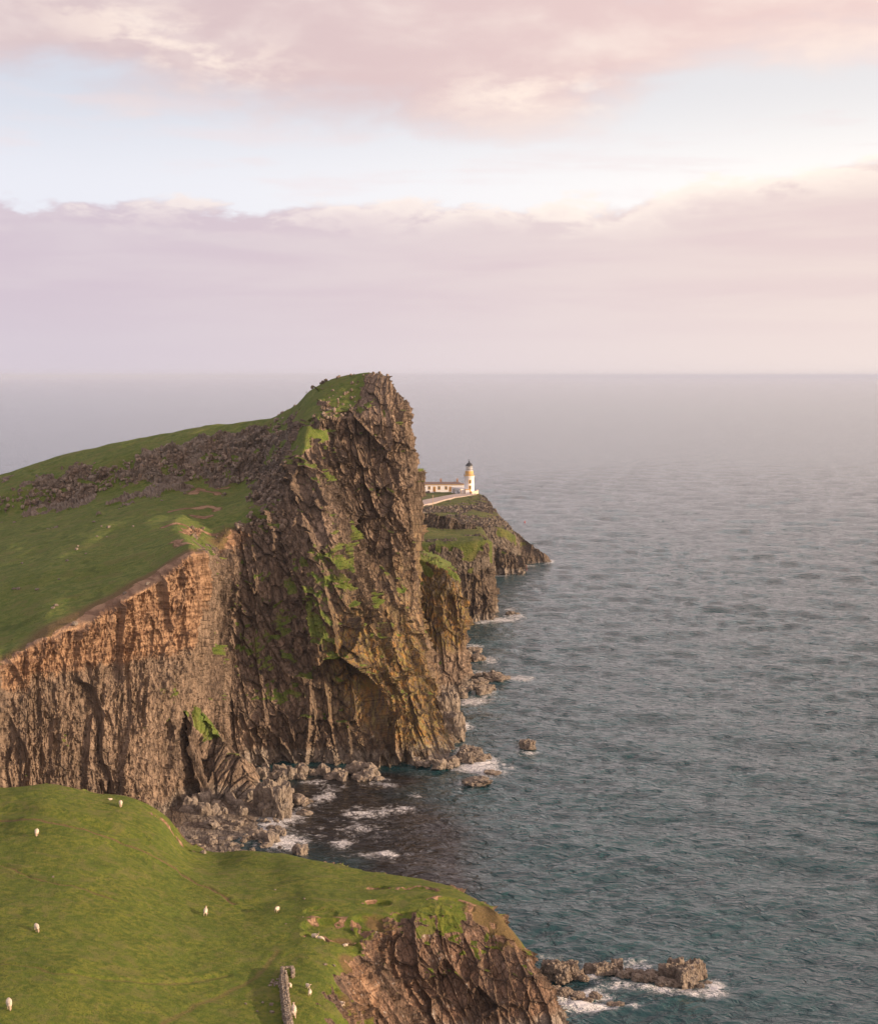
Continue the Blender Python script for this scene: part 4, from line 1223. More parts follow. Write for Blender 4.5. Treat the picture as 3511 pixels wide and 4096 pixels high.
    for px, py, hw, hh, s in fl:
        c = sea_pt(px, py)
        e = sea_pt(px + hw, py)
        q = sea_pt(px, py - hh)
        rx, ry = abs(e[0] - c[0]) * 1.35, abs(q[1] - c[1]) * 1.5
        m = (np.abs(x - c[0]) < rx * 3) & (np.abs(y - c[1]) < ry * 3)
        if py > 3780:
            s = s * .8
        elif 3100 < py:
            s = s * .82
        foam[m] += s * np.exp(-(((x[m] - c[0]) / rx) ** 2 + ((y[m] - c[1]) / ry) ** 2) * 1.2)
    # whitecaps
    wc = sstep(vnoise(np.stack((x / 26, y / 26, 0 * x), 1), 8), .93, .98) * sstep(hgt, .25, .6)
    foam += wc * .5
    z += foam * .18
    V = np.stack((x, y, z), 1)
    nyy, nt_ = len(ys), len(t)
    Q = grid_quads(nyy, nt_)[:, ::-1]
    me = mesh_np('sea', V, Q, {'foam': np.clip(foam, 0, 1.6), 'cliff_reflect': np.clip(cliff_reflect * 1.3, 0, 1)}, np.ones(len(Q), bool))
    m, nt, b = principled('sea_water')
    pos = nt.n('ShaderNodeNewGeometry').outputs['Position']
    fo = nt.n('ShaderNodeAttribute', attribute_name='foam').outputs['Fac']
    rot = nt.n('ShaderNodeVectorRotate', {'Vector': pos, 'Angle': R(22)}, rotation_type='Z_AXIS').outputs[0]
    st_ = nt.scale(rot, (0.40, 1.0, 1.0))
    n1 = nt.noise(nt.scale(rot, (0.5, 1, 1)), 0.50, 4, 0.55, 0.6)
    nf = nt.noise(nt.scale(pos, (0.55, 1, 1)), 1.5, 3, 0.55, 0.3)
    n1r = nt.m('SUBTRACT', 1.0, nt.m('MULTIPLY', nt.m('ABSOLUTE', nt.m('SUBTRACT', n1, 0.5)), 3.0))
    n2 = nt.noise(st_, 0.16, 4, 0.6, 0.3)
    n3 = nt.noise(pos, 3.0, 3, 0.6, 0.5)
    web = nt.noise(nt.scale(rot, (.55, 1, 1)), 1.5, 7, 0.72, 2.2)
    web2 = nt.noise(pos, .5, 5, 0.6, 1.0)
    ridge = nt.mr(nt.m('ABSOLUTE', nt.m('SUBTRACT', web, .5)), 0.11, 0.0)
    fm = nt.mr(nt.m('ADD', nt.m('MULTIPLY', fo, .56), nt.m('ADD', nt.m('MULTIPLY', ridge, .50), nt.m('MULTIPLY', nt.m('SUBTRACT', web2, .5), 1.3))), 0.62, 1.0)
    fm = nt.m('MULTIPLY', fm, nt.mr(fo, .04, .22))
    nt.put(b.inputs['Base Color'], nt.mix(fm, nt.mix(nt.n('ShaderNodeAttribute', attribute_name='cliff_reflect').outputs['Fac'], nt.mix(nt.mr(n2, .3, .7), (0.003, 0.038, 0.048), (0.007, 0.058, 0.066)), (0.006, 0.006, 0.005)), (0.74, 0.76, 0.77)))
    nt.put(b.inputs['Roughness'], nt.mr(fm, 0, 1, 0.08, 0.9))
    b.inputs['IOR'].default_value = 1.36
    b.inputs['Coat Weight'].default_value = 0.45
    b.inputs['Coat IOR'].default_value = 1.36
    b.inputs['Coat Roughness'].default_value = 0.1
    hh = nt.m('ADD', nt.m('ADD', nt.m('MULTIPLY', n1r, .62), nt.m('ADD', nt.m('MULTIPLY', n1, 1.15), nt.m('MULTIPLY', nf, .20))), nt.m('ADD', nt.m('MULTIPLY', n2, .35), nt.m('MULTIPLY', n3, .035)))
    bn = nt.bump(hh, 0.9, 0.9)
    nt.put(b.inputs['Normal'], bn)
    nt.put(b.inputs['Coat Normal'], bn)
    o = link('sea', me, m)
    tag(o, 'wide grey green sea with small waves', 'sea', kind='structure')


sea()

# ==================================================================  BUILDINGS
M_WHITE = simple_mat('white_paint', (0.84, 0.84, 0.85), .7, .05, 1.5)
M_OCHRE = simple_mat('ochre_paint', (0.62, 0.40, 0.14), .7, .08, 1.5)
M_DOME = simple_mat('black_dome_metal', (0.03, 0.035, 0.04), .4, .2, 3)
M_METAL = simple_mat('grey_metal', (0.35, 0.34, 0.33), .5, .1, 3)
M_DARK = simple_mat('dark_window', (0.03, 0.03, 0.035), .2, .2, 3)
M_SLATE = simple_mat('slate_roof', (0.16, 0.12, 0.11), .8, .25, 2.5)
M_FLAT = simple_mat('pale_roof_felt', (0.55, 0.55, 0.56), .8, .08, 1)
M_CHIM = simple_mat('tan_chimney_stone', (0.34, 0.20, 0.13), .85, .2, 2.5)
M_DOOR = simple_mat('brown_door', (0.30, 0.16, 0.07), .7, .15, 3)
M_CONC = simple_mat('concrete_path', (0.40, 0.34, 0.31), .9, .12, .4)
M_WOOD = simple_mat('pale_wood', (0.42, 0.32, 0.22), .85, .15, 3)
m_, nt_, b_ = principled('lantern_glass')
b_.inputs['Base Color'].default_value = (0.75, 0.78, 0.80, 1)
b_.inputs['Roughness'].default_value = .08
b_.inputs['Transmission Weight'].default_value = .75
M_GLASS = m_


def bm_mesh(name, bm, mat, parent=None, smooth=False):
    me = bpy.data.meshes.new(name)
    if smooth:
        for f in bm.faces:
            f.smooth = True
    bm.normal_update()
    bm.to_mesh(me)
    bm.free()
    return link(name, me, mat, parent)


def add_box(bm, x0, x1, y0, y1, z0, z1, M=None):
    vs = [bm.verts.new((x, y, z)) for z in (z0, z1) for y in (y0, y1) for x in (x0, x1)]
    for f in ((0, 2, 3, 1), (4, 5, 7, 6), (0, 1, 5, 4), (1, 3, 7, 5), (3, 2, 6, 7), (2, 0, 4, 6)):
        bm.faces.new([vs[i] for i in f])
    if M is not None:
        bmesh.ops.transform(bm, matrix=M, verts=vs)
    return vs


def lathe(bm, prof, seg=32, cx=0, cy=0):
    rings = []
    for r, z in prof:
        rings.append([bm.verts.new((cx + r * math.cos(2 * math.pi * i / seg), cy + r * math.sin(2 * math.pi * i / seg), z)) for i in range(seg)])
    for a, b in zip(rings[:-1], rings[1:]):
        for i in range(seg):
            bm.faces.new((a[i], a[(i + 1) % seg], b[(i + 1) % seg], b[i]))
    return rings


def mpp(d):
    return d / F


L0 = W(1876, 806, 24.0)
lh = empty('lighthouse', L0)
tag(lh, 'white lighthouse tower with an ochre band and black domed lantern', 'lighthouse')
bm = bmesh.new()
r_ = lathe(bm, [(2.95, -1.5), (2.95, .5), (2.85, .55), (2.72, 9.6), (2.95, 9.8), (3.05, 10.05), (3.05, 10.3)])
bm.faces.new(r_[-1])
bm_mesh('tower', bm, M_WHITE, lh, True).data.polygons.foreach_set('use_smooth', [len(p.vertices) == 4 for p in lh.children[0].data.polygons])
bm = bmesh.new()
r_ = lathe(bm, [(3.15, 10.28), (3.15, 10.5), (2.35, 10.52), (2.3, 12.9), (2.55, 12.95), (2.55, 13.1)])
bm.faces.new(r_[-1])
bm_mesh('gallery_band', bm, M_OCHRE, lh, False)
bm = bmesh.new()
for zz in (11.0, 11.5):
    lathe(bm, [(3.06, zz), (3.1, zz), (3.1, zz + .07), (3.06, zz + .07), (3.06, zz)], 24)
for i in range(24):
    a = i / 24 * 2 * math.pi
    add_box(bm, 3.05, 3.11, -.03, .03, 10.5, 11.5, Matrix.Rotation(a, 4, 'Z'))
bm_mesh('railing', bm, M_METAL, lh)
bm = bmesh.new()
lathe(bm, [(1.85, 13.1), (1.85, 16.0)], 16)
bm_mesh('lantern_glass', bm, M_GLASS, lh)
bm = bmesh.new()
for i in range(12):
    a = (i + .5) / 12 * 2 * math.pi
    add_box(bm, 1.86, 1.96, -.05, .05, 13.1, 16.0, Matrix.Rotation(a, 4, 'Z'))
lathe(bm, [(1.87, 14.5), (1.97, 14.5), (1.97, 14.6), (1.87, 14.6)], 24)
lathe(bm, [(1.87, 13.1), (2.0, 13.1), (2.0, 13.3), (1.87, 13.3)], 24)
bm_mesh('lantern_frame', bm, M_WHITE, lh)
bm = bmesh.new()
r_ = lathe(bm, [(.0, 13.2), (.7, 13.3), (.9, 14.0), (.9, 15.0), (.6, 15.7), (0, 15.8)], 16)
bm_mesh('lamp_lens', bm, M_METAL, lh, True)
bm = bmesh.new()
r_ = lathe(bm, [(2.1, 15.95), (2.1, 16.1), (1.95, 16.4), (1.7, 16.9), (1.2, 17.5), (.6, 17.85), (.25, 17.95), (.25, 18.2), (.4, 18.35), (.4, 18.6), (.2, 18.8), (.02, 18.85)], 24)
bm_mesh('dome', bm, M_DOME, lh, True)
bm = bmesh.new()
add_box(bm, -.05, .05, -.05, .05, 18.7, 19.7)
add_box(bm, -.7, .7, -.04, .04, 19.25, 19.35)
add_box(bm, -.75, -.35, -.03, .03, 19.1, 19.6)
bm_mesh('weather_vane', bm, M_DOME, lh)
for zz in (7.2, 3.9, 1.1):
    fr = None
    bm = bmesh.new()
    h2 = .75 if zz > 2 else .55
    add_box(bm, -.75, .75, -3.05, -2.55, zz - h2 - .35, zz + h2 + .35)
    M = Matrix.Rotation(R(8), 4, 'Z')
    bmesh.ops.transform(bm, matrix=M, verts=bm.verts)
    fr = bm_mesh('window', bm, M_OCHRE, lh)
    bm = bmesh.new()
    add_box(bm, -.32, .32, -3.10, -3.06, zz - h2, zz + h2)
    bmesh.ops.transform(bm, matrix=M, verts=bm.verts)
    bm_mesh('pane', bm, M_DARK, fr)
# porch block at the foot
bm = bmesh.new()
add_box(bm, -2.2, .8, -4.6, -2.2, -1, 2.9)
bm_mesh('porch', bm, M_OCHRE, lh)
bm = bmesh.new()
add_box(bm, -2.1, .2, -4.64, -4.61, .1, 2.5)
bm_mesh('porch_wall', bm, M_WHITE, lh)

# keeper's cottages: long, low, facing the camera
C0 = W(1775, 822, 24.0)
ct_ = empty('cottage', C0)
tag(ct_, 'long low white cottage row with brown roof and three tan chimneys', 'cottage')
m1 = mpp(822)


def cx_(px):
    return (px - 1775) * m1


xl, xr = cx_(1640), cx_(1856)
hw = 4.0
bm = bmesh.new()
add_box(bm, xl, xr, 0, 8, -1.5, hw)
bm_mesh('wall', bm, M_WHITE, ct_)
bm = bmesh.new()
vs = [bm.verts.new(v) for v in ((xl - .3, -.3, hw + .02), (xr + .3, -.3, hw + .02), (xr + .3, 8.3, hw + .02), (xl - .3, 8.3, hw + .02), (xl - .3, 3.2, hw + 1.35), (xr - 3.5, 3.2, hw + 1.35), (xr - 3.5, 4.8, hw + 1.35), (xl - .3, 4.8, hw + 1.35))]
for f in ((0, 1, 5, 4), (2, 3, 7, 6), (4, 5, 6, 7), (1, 2, 6, 5), (3, 0, 4, 7), (3, 2, 1, 0)):
    bm.faces.new([vs[i] for i in f])
rf = bm_mesh('roof', bm, M_SLATE, ct_)
bm = bmesh.new()
add_box(bm, xl - .35, xr + .35, -.4, -.31, hw - .12, hw + .14)
bm_mesh('eaves', bm, M_OCHRE, rf)
for px in (1697, 1763, 1829):
    bm = bmesh.new()
    x = cx_(px)
    add_box(bm, x - .5, x + .5, 3.3, 4.7, hw + .6, hw + 2.5)
    add_box(bm, x - .62, x + .62, 3.2, 4.8, hw + 2.5, hw + 2.72)
    for q in (-.28, .28):
        lathe(bm, [(.2, hw + 2.72), (.16, hw + 3.4)], 8, x + q, 4.0)
    bm_mesh('chimney', bm, M_CHIM, rf)
for px in (1716.5, 1756, 1784):
    x = cx_(px)
    bm = bmesh.new()
    for i in range(8):
        e = .12 if i % 2 else .32
        z = 1.05 + i * .27
        add_box(bm, x - .55 - e, x + .55 + e, -.06, -.01, z, z + .265)
    fr = bm_mesh('window', bm, M_OCHRE, ct_)
    bm = bmesh.new()
    add_box(bm, x - .48, x + .48, -.10, -.065, 1.4, 2.9)
    bm_mesh('pane', bm, M_DARK, fr)
    bm = bmesh.new()
    add_box(bm, x - .03, x + .03, -.13, -.105, 1.4, 2.9)
    add_box(bm, x - .48, x + .48, -.13, -.105, 2.12, 2.18)
    bm_mesh('glazing_bar', bm, M_WHITE, fr)
for px in (1737, 1801):
    x = cx_(px)
    bm = bmesh.new()
    for i in range(10):
        e = .1 if i % 2 else .28
        z = 0 + i * .3
        add_box(bm, x - .6 - e, x + .6 + e, -.06, -.01, z, z + .295)
    d_ = bm_mesh('door', bm, M_OCHRE, ct_)
    bm = bmesh.new()
    add_box(bm, x - .45, x + .45, -.11, -.065, 0, 2.5)
    bm_mesh('door_leaf', bm, M_DOOR, d_)

# shed, long side turned away from the sun
pA = W(1841, 803, 24.0)
pB = W(1805, 815, 24.0)
ang = math.atan2(pB[1] - pA[1], pB[0] - pA[0])
Ls = float(np.linalg.norm((pB - pA)[:2]))
sh = empty('shed', pA, ang)
tag(sh, 'white shed with a pale flat roof between the cottages and the tower', 'shed')
bm = bmesh.new()
add_box(bm, 0, Ls, -4.6, 0, -1.5, 2.95)
bm_mesh('wall', bm, M_WHITE, sh)
bm = bmesh.new()
vs = add_box(bm, -.2, Ls + .2, -4.8, .2, 2.97, 3.15)
bm_mesh('roof', bm, M_FLAT, sh)
bm = bmesh.new()
add_box(bm, -.06, -.01, -4.6, -4.2, -.5, 2.9)
add_box(bm, -.06, -.01, -.4, 0.0, -.5, 2.9)
bm_mesh('quoins', bm, M_OCHRE, sh)
for q, ww, ht, mt in ((1.2, 1.0, 1.2, M_DARK), (3.0, .45, 2.4, M_DARK), (4.1, .45, 2.4, M_DARK), (6.2, .5, 1.2, M_DARK), (8.0, .5, 2.5, M_DOOR), (9.0, .5, 2.5, M_DARK), (10.4, .5, 2.3, M_DOOR)):
    bm = bmesh.new()
    z0 = 0.0 if ht > 2 else (0 if q < 2 else 1.2)
    add_box(bm, q, q + ww, .01, .07, z0, z0 + ht)
    bm_mesh('door' if ht > 2 else 'window', bm, mt, sh)

# low curved white wall right of the tower
bm = bmesh.new()
n = 14
pw = []
for i in range(n + 1):
    t = i / n
    px = 1886 + 25 * math.sin(t * math.pi * .62)
    d = 800 + 14 * t
    pw.append(W(px, d, 24))
pw = np.array(pw)
rows = []
for i, p in enumerate(pw):
    tt = pw[min(i + 1, n)] - pw[max(i - 1, 0)]
    tt /= np.linalg.norm(tt)
    nn_ = np.array((-tt[1], tt[0], 0)) * .25
    rows.append([bm.verts.new(p + nn_ * a + np.array((0, 0, z))) for a, z in ((1, -2.0), (1, 1.45), (1.5, 1.5), (1.5, 1.75), (-1.5, 1.75), (-1.5, 1.5), (-1, 1.45), (-1, -2.0))])
for a, b in zip(rows[:-1], rows[1:]):
    for k in range(8):
        bm.faces.new((a[k], a[(k + 1) % 8], b[(k + 1) % 8], b[k]))
for rw in (rows[0], rows[-1][::-1]):
    bm.faces.new(rw)
o = bm_mesh('garden_wall', bm, simple_mat('warm_white_wall', (0.72, 0.55, 0.42), .8, .08, 1), None)
tag(o, 'low curved white wall at the right foot of the lighthouse', 'wall')

# concrete path climbing to the lighthouse
FV = VF3.reshape(-1, 3)


def far_z(x, y):
    d = (FV[:, 0] - x) ** 2 + (FV[:, 1] - y) ** 2
    i = np.argpartition(d, 6)[:6]
    return float(FV[i, 2].mean())


top = [(1600, 2020), (1650, 2010), (1698, 2000), (1740, 1992), (1780, 1984), (1820, 1977), (1860, 1974.5), (1900, 1974)]
bot = [(1600, 2045), (1650, 2032), (1698, 2019), (1740, 2010), (1780, 1999), (1820, 1989), (1860, 1985.5), (1905, 1980)]
PV = []
nP = 60
for i in range(nP):
    t = i / (nP - 1) * 7
    k = min(int(t), 6)
    f = t - k
    a = np.array(top[k]) * (1 - f) + np.array(top[k + 1]) * f
    b = np.array(bot[k]) * (1 - f) + np.array(bot[k + 1]) * f
    zt = 24.12 + max(0, (1698 - a[0])) * 0
    for s in np.linspace(0, 1, 5):
        q = a * (1 - s) + b * s
        z = 24.25 - (0.0 if q[0] > 1820 else (1820 - q[0]) / 220 * 1.6) 
        pt = P(q[0], q[1], z=z)
        PV.append(pt)
PV = np.array(PV)
for i in range(len(PV)):
    zt = far_z(PV[i, 0], PV[i, 1])
    PV[i, 2] = max(PV[i, 2], zt + .15)
PV[:, 2] = blur(PV[:, 2].reshape(nP, 5), 0, 3).ravel() + .2
Q = grid_quads(nP, 5)
under = PV.copy()
under[:, 2] -= 2.5
g_t = PV.reshape(nP, 5, 3)
g_u = under.reshape(nP, 5, 3)
loop = np.concatenate((g_t, g_u[:, ::-1], g_t[:, :1]), 1)
me = mesh_np('path', loop.reshape(-1, 3), grid_quads(nP, loop.shape[1]))
o = link('path', me, M_CONC)
tag(o, 'pale concrete path climbing to the lighthouse', 'path', kind='structure')

# pole by the path
pp = P(1731, 2047, d=722)
po = empty('utility_pole', (pp[0], pp[1], far_z(pp[0], pp[1]) - .3))
tag(po, 'thin pale wooden pole on the grass below the path', 'pole')
bm = bmesh.new()
r_ = lathe(bm, [(.17, -1), (.13, 7.2)], 10)
bm.faces.new(r_[-1])
bm_mesh('post', bm, M_WOOD, po, False)
bm = bmesh.new()
add_box(bm, -.6, .6, -.06, .06, 6.6, 6.78)
bm_mesh('crossarm', bm, M_WOOD, po)

# two tiny red floats on the sea
M_RED = simple_mat('red_plastic', (0.55, 0.05, 0.03), .4, .1, 2)
for x, y, lb in ((2098, 2089, 'tiny red float on the open sea right of the lighthouse point, the far one'), (2105, 2273, 'tiny red float on the sea just off the low ledge, the near one')):
    p = sea_pt(x, y)
    b = empty('float_buoy', (p[0], p[1], 0.1))
    tag(b, lb, 'buoy', 'red floats on the sea')
    bm = bmesh.new()
    lathe(bm, [(0.01, -.5), (.3, -.35), (.42, 0), (.42, .2), (.25, .4), (.01, .45)], 16)
    bm_mesh('float_body', bm, M_RED, b, True)
    bm = bmesh.new()
    r_ = lathe(bm, [(.06, .6), (.06, 1.3)], 8)
    bm.faces.new(r_[-1])
    bm_mesh('stick', bm, M_RED, b)

# ==================================================================  SHEEP
def sheep_mat():
    m, nt, b = principled('wool')
    co = nt.n('ShaderNodeTexCoord').outputs['Object']
    skin = nt.n('ShaderNodeAttribute', attribute_name='skin').outputs['Fac']
    n1 = nt.noise(co, 9, 4, .65)
    wool = nt.mix(nt.mr(n1, .3, .7), (0.50, 0.42, 0.32), (0.74, 0.66, 0.54))
    nt.put(b.inputs['Base Color'], nt.mix(skin, wool, (0.42, 0.33, 0.24)))
    b.inputs['Roughness'].default_value = .95
    nt.put(b.inputs['Normal'], nt.bump(nt.noise(co, 22, 3, .7), .8, .04))
    return m


M_WOOL = sheep_mat()


def sheep_mesh(name, pose, seed):
    """skinned body: pelvis root, spine, neck, head, four jointed legs"""
    verts, edges, rad = [], [], []

    def add(co, r, parent=None):
        verts.append(co)
        rad.append(r)
        if parent is not None:
            edges.append((parent, len(verts) - 1))
        return len(verts) - 1
    lying = pose == 'lying'
    zb = .32 if lying else .68
    pel = add((-.38, 0, zb), (.27, .27))
    mid = add((-.08, 0, zb + .01), (.31, .31), pel)
    che = add((.25, 0, zb + .02), (.27, .28), mid)
    rump = add((-.56, 0, zb + .0), (.17, .18), pel)
    add((-.66, 0, zb - .14), (.05, .05), rump)
    if pose == 'grazing':
        n1 = add((.48, .02, zb - .10), (.15, .15), che)
        n2 = add((.62, .04, zb - .34), (.10, .10), n1)
        h1 = add((.69, .05, zb - .48), (.085, .09), n2)
        add((.76, .06, zb - .60), (.05, .05), h1)
        ear = (.62, .05, zb - .40)
    elif pose == 'turned':
        n1 = add((.46, .08, zb + .10), (.14, .14), che)
        n2 = add((.54, .20, zb + .24), (.10, .10), n1)
        h1 = add((.58, .31, zb + .27), (.085, .09), n2)
        add((.60, .45, zb + .20), (.05, .05), h1)
        ear = (.56, .25, zb + .33)
    else:
        n1 = add((.46, 0, zb + .14), (.14, .14), che)
        n2 = add((.56, 0, zb + .32), (.10, .10), n1)
        h1 = add((.66, 0, zb + .36), (.085, .09), n2)
        add((.80, 0, zb + .29), (.05, .05), h1)
        ear = (.60, 0, zb + .42)
    for s in (-1, 1):
        add((ear[0] - .02, ear[1] + s * .15, ear[2] + .0), (.022, .035), h1)
    for s in (-1, 1):
        if lying:
            k = add((.34, s * .20, .16), (.07, .07), che)
            add((.52, s * .18, .07), (.045, .045), k)
            k = add((-.30, s * .26, .15), (.10, .09), pel)
            add((-.08, s * .30, .06), (.045, .045), k)
        else:
            a = add((.28, s * .15, .44), (.085, .08), che)
            k = add((.29 + s * .03, s * .15, .24), (.045, .045), a)
            add((.27 + s * .05, s * .15, .03), (.042, .042), k)
            a = add((-.40, s * .17, .46), (.10, .09), pel)
            k = add((-.50, s * .16, .27), (.05, .05), a)
            add((-.45 - s * .04, s * .16, .03), (.042, .042), k)
    me = bpy.data.meshes.new('tmp')
    me.from_pydata(verts, edges, [])
    o = bpy.data.objects.new('tmp', me)
    COL.objects.link(o)
    md = o.modifiers.new('skin', 'SKIN')
    md.use_smooth_shade = True
    o.modifiers.new('sub', 'SUBSURF').levels = 2
    for i, r in enumerate(rad):
        me.skin_vertices[0].data[i].radius = r
    me.skin_vertices[0].data[0].use_root = True
    dg = bpy.context.evaluated_depsgraph_get()
    dg.update()
    nm = bpy.data.meshes.new_from_object(o.evaluated_get(dg))
    bpy.data.objects.remove(o)
    nm.name = name
    V = np.array([v.co[:] for v in nm.vertices])
    ctr = np.array((-.08, 0, zb))
    dd = np.linalg.norm((V - ctr) / np.array((.75, .42, .42)), axis=1)
    wool = sstep(dd, 1.15, .85)
    V += (V - ctr) * (fbm(V * 9 + seed, seed, 2) * .10 * wool)[:, None]
    nm.vertices.foreach_set('co', V.astype(np.float32).ravel())
    a = nm.attributes.new('skin', 'FLOAT', 'POINT')
    a.data.foreach_set('value', (1 - wool).astype(np.float32))
    nm.materials.clear()
    nm.materials.append(M_WOOL)
    return nm


SH = {p: sheep_mesh('sheep', p, i) for i, p in enumerate(('grazing', 'standing', 'turned', 'lying'))}
GS = 'sheep on the foreground hill'
# facing angle: 90 = away from the camera, -90 = towards
sheep = [
    (485, 3226, 'grazing', -80, 1.22, 'cream sheep grazing near the far brow of the hill beside a lamb'),
    (441, 3201, 'lying', 200, .62, 'small white lamb lying behind the sheep on the far brow'),
    (150, 3340, 'grazing', -84, 1.2, 'cream sheep grazing head on beside the worn track at upper left'),
    (147, 3724, 'grazing', -62, 1.15, 'cream sheep grazing in the middle of the left slope'),
    (37, 4034, 'grazing', -70, 1.3, 'cream sheep grazing at the bottom left edge of the hill'),
    (822, 3660, 'standing', 92, 1.15, 'cream sheep seen from behind in the centre of the hill'),
    (1110, 3648, 'grazing', 70, 1.05, 'cream sheep nosing the grass near the slipped turf'),
    (1261, 3748, 'lying', -35, 1.05, 'white sheep lying highest beside the orange turf scar'),
    (1284, 3766, 'grazing', -25, .95, 'white sheep just below the one lying by the turf scar'),
    (1159, 3948, 'lying', -80, 1.0, 'white sheep resting against the right side of the stone wall top'),
    (1230, 3955, 'turned', -60, .80, 'white lamb sitting right of the stone wall, the upper of two'),
    (1240, 3980, 'turned', 80, .82, 'white lamb right of the stone wall, the lower of two'),
    (1366, 4022, 'lying', -50, 1.05, 'white sheep lying on the rim of the eroded gully'),
    (1178, 4058, 'standing', 100, 1.25, 'large cream sheep beside the stone wall near the bottom'),
    (1174, 4068, 'grazing', -60, .95, 'younger sheep leaning in front of the large one by the wall'),
    (1382, 3784, 'lying', 0, .7, 'white lamb half hidden at the edge of the turf hollow'),
]
for x, y, pose, ang_, sc, lb in sheep:
    p = on_hill(x, y)
    o = bpy.data.objects.new('sheep', SH[pose])
    COL.objects.link(o)
    o.location = (p[0], p[1], p[2] - .02)
    o.rotation_euler = (0, 0, R(ang_))
    sc *= .88
    o.scale = (sc, sc, sc)
    tag(o, lb, 'sheep', GS)

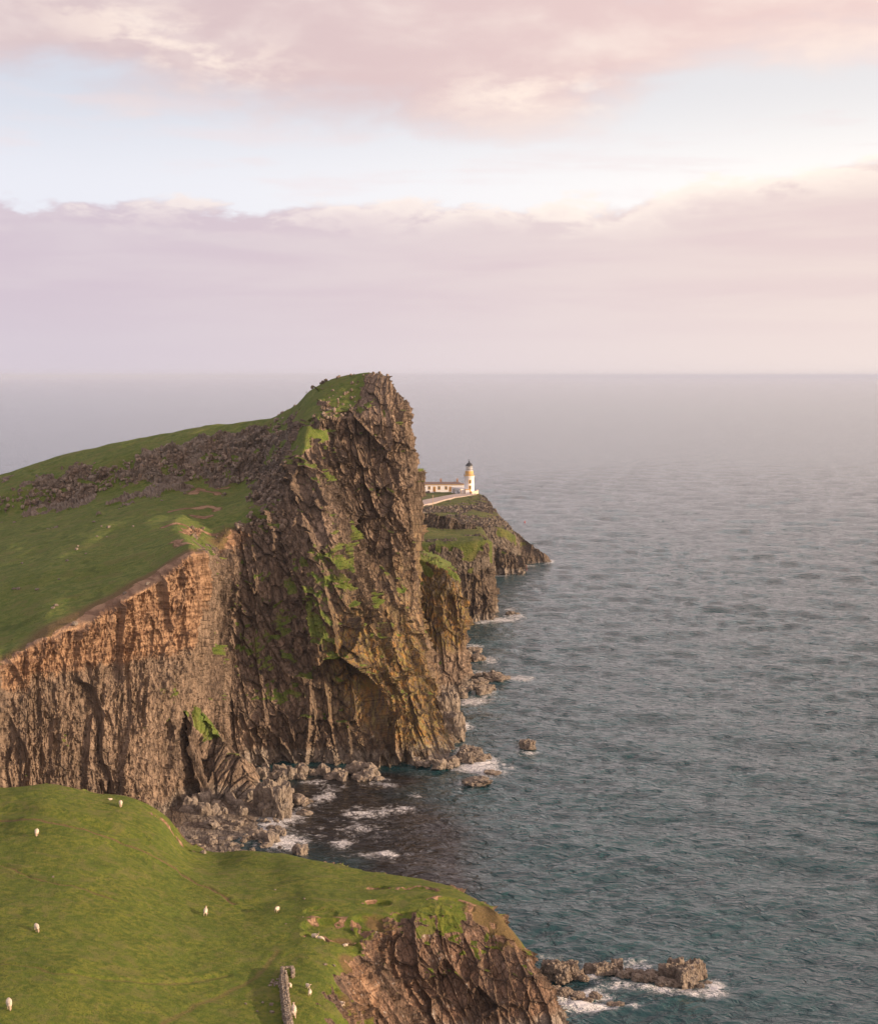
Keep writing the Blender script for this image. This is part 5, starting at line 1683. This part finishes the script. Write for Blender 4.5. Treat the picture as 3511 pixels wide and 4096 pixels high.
# ==================================================================  DRY STONE WALL
def stone_wall():
    line = [on_hill(x, y) for x, y in ((1135, 3912), (1136, 3950), (1139, 3990), (1144, 4030), (1150, 4070), (1158, 4110), (1170, 4200))]
    rr = random.Random(11)
    vb = []
    bm = bmesh.new()
    bmesh.ops.create_icosphere(bm, subdivisions=2, radius=1)
    bv = np.array([x.co[:] for x in bm.verts])
    bf = np.array([[x.index for x in f.verts] for f in bm.faces])
    bm.free()
    base = []
    for s in range(6):
        m = np.max(np.abs(bv), axis=1, keepdims=True)
        v = bv * .55 + bv / m * .45
        h, c, r = cells(v / .8 + s * 4, s, 1.2)
        base.append(v * (1 + .16 * h)[:, None])
    VV, FF, MB = [], [], []
    off = 0

    def stone(p, s, a):
        nonlocal off
        v = base[rr.randrange(6)]
        M = np.array(((math.cos(a), -math.sin(a), 0), (math.sin(a), math.cos(a), 0), (0, 0, 1)))
        VV.append((v * np.array(s)) @ M.T + np.array(p))
        FF.append(bf + off)
        off += len(v)
        q = rr.random()
        MB.append(np.stack((np.full(len(v), q * .7), np.full(len(v), rr.random()), np.full(len(v), rr.random())), 1))
    for a, b in zip(line[:-1], line[1:]):
        L = np.linalg.norm(b - a)
        t = (b - a) / L
        nrm = np.array((-t[1], t[0], 0))
        n = int(L / .27)
        for i in range(n):
            for course in range(5):
                hw_ = .46 - course * .055
                for side in np.linspace(-hw_, hw_, 4 if course < 4 else 3):
                    p = a + t * (i * .27 + rr.uniform(-.1, .1)) + nrm * (side + rr.uniform(-.06, .06))
                    p = p + np.array((0, 0, course * .23 + rr.uniform(-.04, .05)))
                    stone(p, (rr.uniform(.13, .22), rr.uniform(.10, .16), rr.uniform(.08, .17)), math.atan2(t[1], t[0]) + rr.uniform(-.6, .6))
    # ruined square end: two short returns
    e = line[0]
    t = line[0] - line[1]
    t /= np.linalg.norm(t)
    nrm = np.array((t[1], -t[0], 0))
    for k in range(34):
        for course in range(4):
            u = rr.random()
            p = e + t * (1.5 * u + .1) + nrm * (-.15 + rr.uniform(-.12, .12)) + np.array((0, 0, course * .25))
            stone(p, (rr.uniform(.12, .24), rr.uniform(.1, .2), rr.uniform(.1, .18)), rr.random() * 3)
            p = e + t * (1.5 * u + .1) + nrm * (1.15 + rr.uniform(-.12, .12)) + np.array((0, 0, course * .2))
            stone(p, (rr.uniform(.12, .24), rr.uniform(.1, .2), rr.uniform(.1, .18)), rr.random() * 3)
            p = e + t * (1.75 + rr.uniform(-.12, .12)) + nrm * (-.2 + 1.4 * u) + np.array((0, 0, course * .22))
            stone(p, (rr.uniform(.14, .26), rr.uniform(.1, .2), rr.uniform(.1, .18)), rr.random() * 3)
    # tumbled stones on the left
    for k in range(26):
        p = on_hill(1085 + rr.uniform(-10, 40), 3915 + rr.uniform(0, 35)) + np.array((0, 0, .06))
        stone(p, (rr.uniform(.12, .28), rr.uniform(.08, .14), rr.uniform(.06, .12)), rr.random() * 3)
    MBc = np.concatenate(MB)
    me = mesh_np('stones', np.concatenate(VV), np.concatenate(FF), {'maskA': np.zeros((len(MBc), 3)), 'maskB': MBc})
    root = empty('stone_wall', line[0])
    tag(root, 'ruined dry stone wall running out of the bottom of the picture', 'wall')
    o = link('stones', me, M_WALL)
    o.parent = root
    o.matrix_parent_inverse = Matrix.Translation(-Vector(line[0]))
    # turf capping the ruined end
    n = 14
    pts = []
    for i in range(n):
        for j in range(n):
            u, v = i / (n - 1), j / (n - 1)
            z = .78 * (1 - (2 * u - 1) ** 6) * (1 - (2 * v - 1) ** 6) + .06 * math.sin(i * 2.1 + j * 1.3) - .12
            pts.append(e + t * (.15 + 1.6 * u) + nrm * (-.1 + 1.2 * v) + np.array((0, 0, z)))
    mA = np.zeros((n * n, 3))
    mA[:, 0] = 1
    me = mesh_np('turf_cap', np.array(pts), grid_quads(n, n), {'maskA': mA, 'maskB': np.zeros((n * n, 3))}, np.ones((n - 1) ** 2, bool))
    o = link('turf_cap', me, M_HILL)
    o.parent = root
    o.matrix_parent_inverse = Matrix.Translation(-Vector(line[0]))


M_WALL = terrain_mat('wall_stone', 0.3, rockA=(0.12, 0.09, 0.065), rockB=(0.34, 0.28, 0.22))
stone_wall()

# ==================================================================  HAZE
bm = bmesh.new()
add_box(bm, -100000, 100000, -6000, 100000, -6.0, 125.0)
m = bpy.data.materials.new('haze_air')
m.use_nodes = True
nt = NT(m.node_tree)
out = nt.n('ShaderNodeOutputMaterial')
vol = nt.n('ShaderNodeVolumePrincipled')
vol.inputs['Color'].default_value = (0.66, 0.78, 1.0, 1)
vol.inputs['Density'].default_value = 0.000036
m.node_tree.links.new(vol.outputs[0], out.inputs['Volume'])
o = bm_mesh('haze', bm, m)
tag(o, 'thin lilac sea haze', 'haze', kind='stuff')
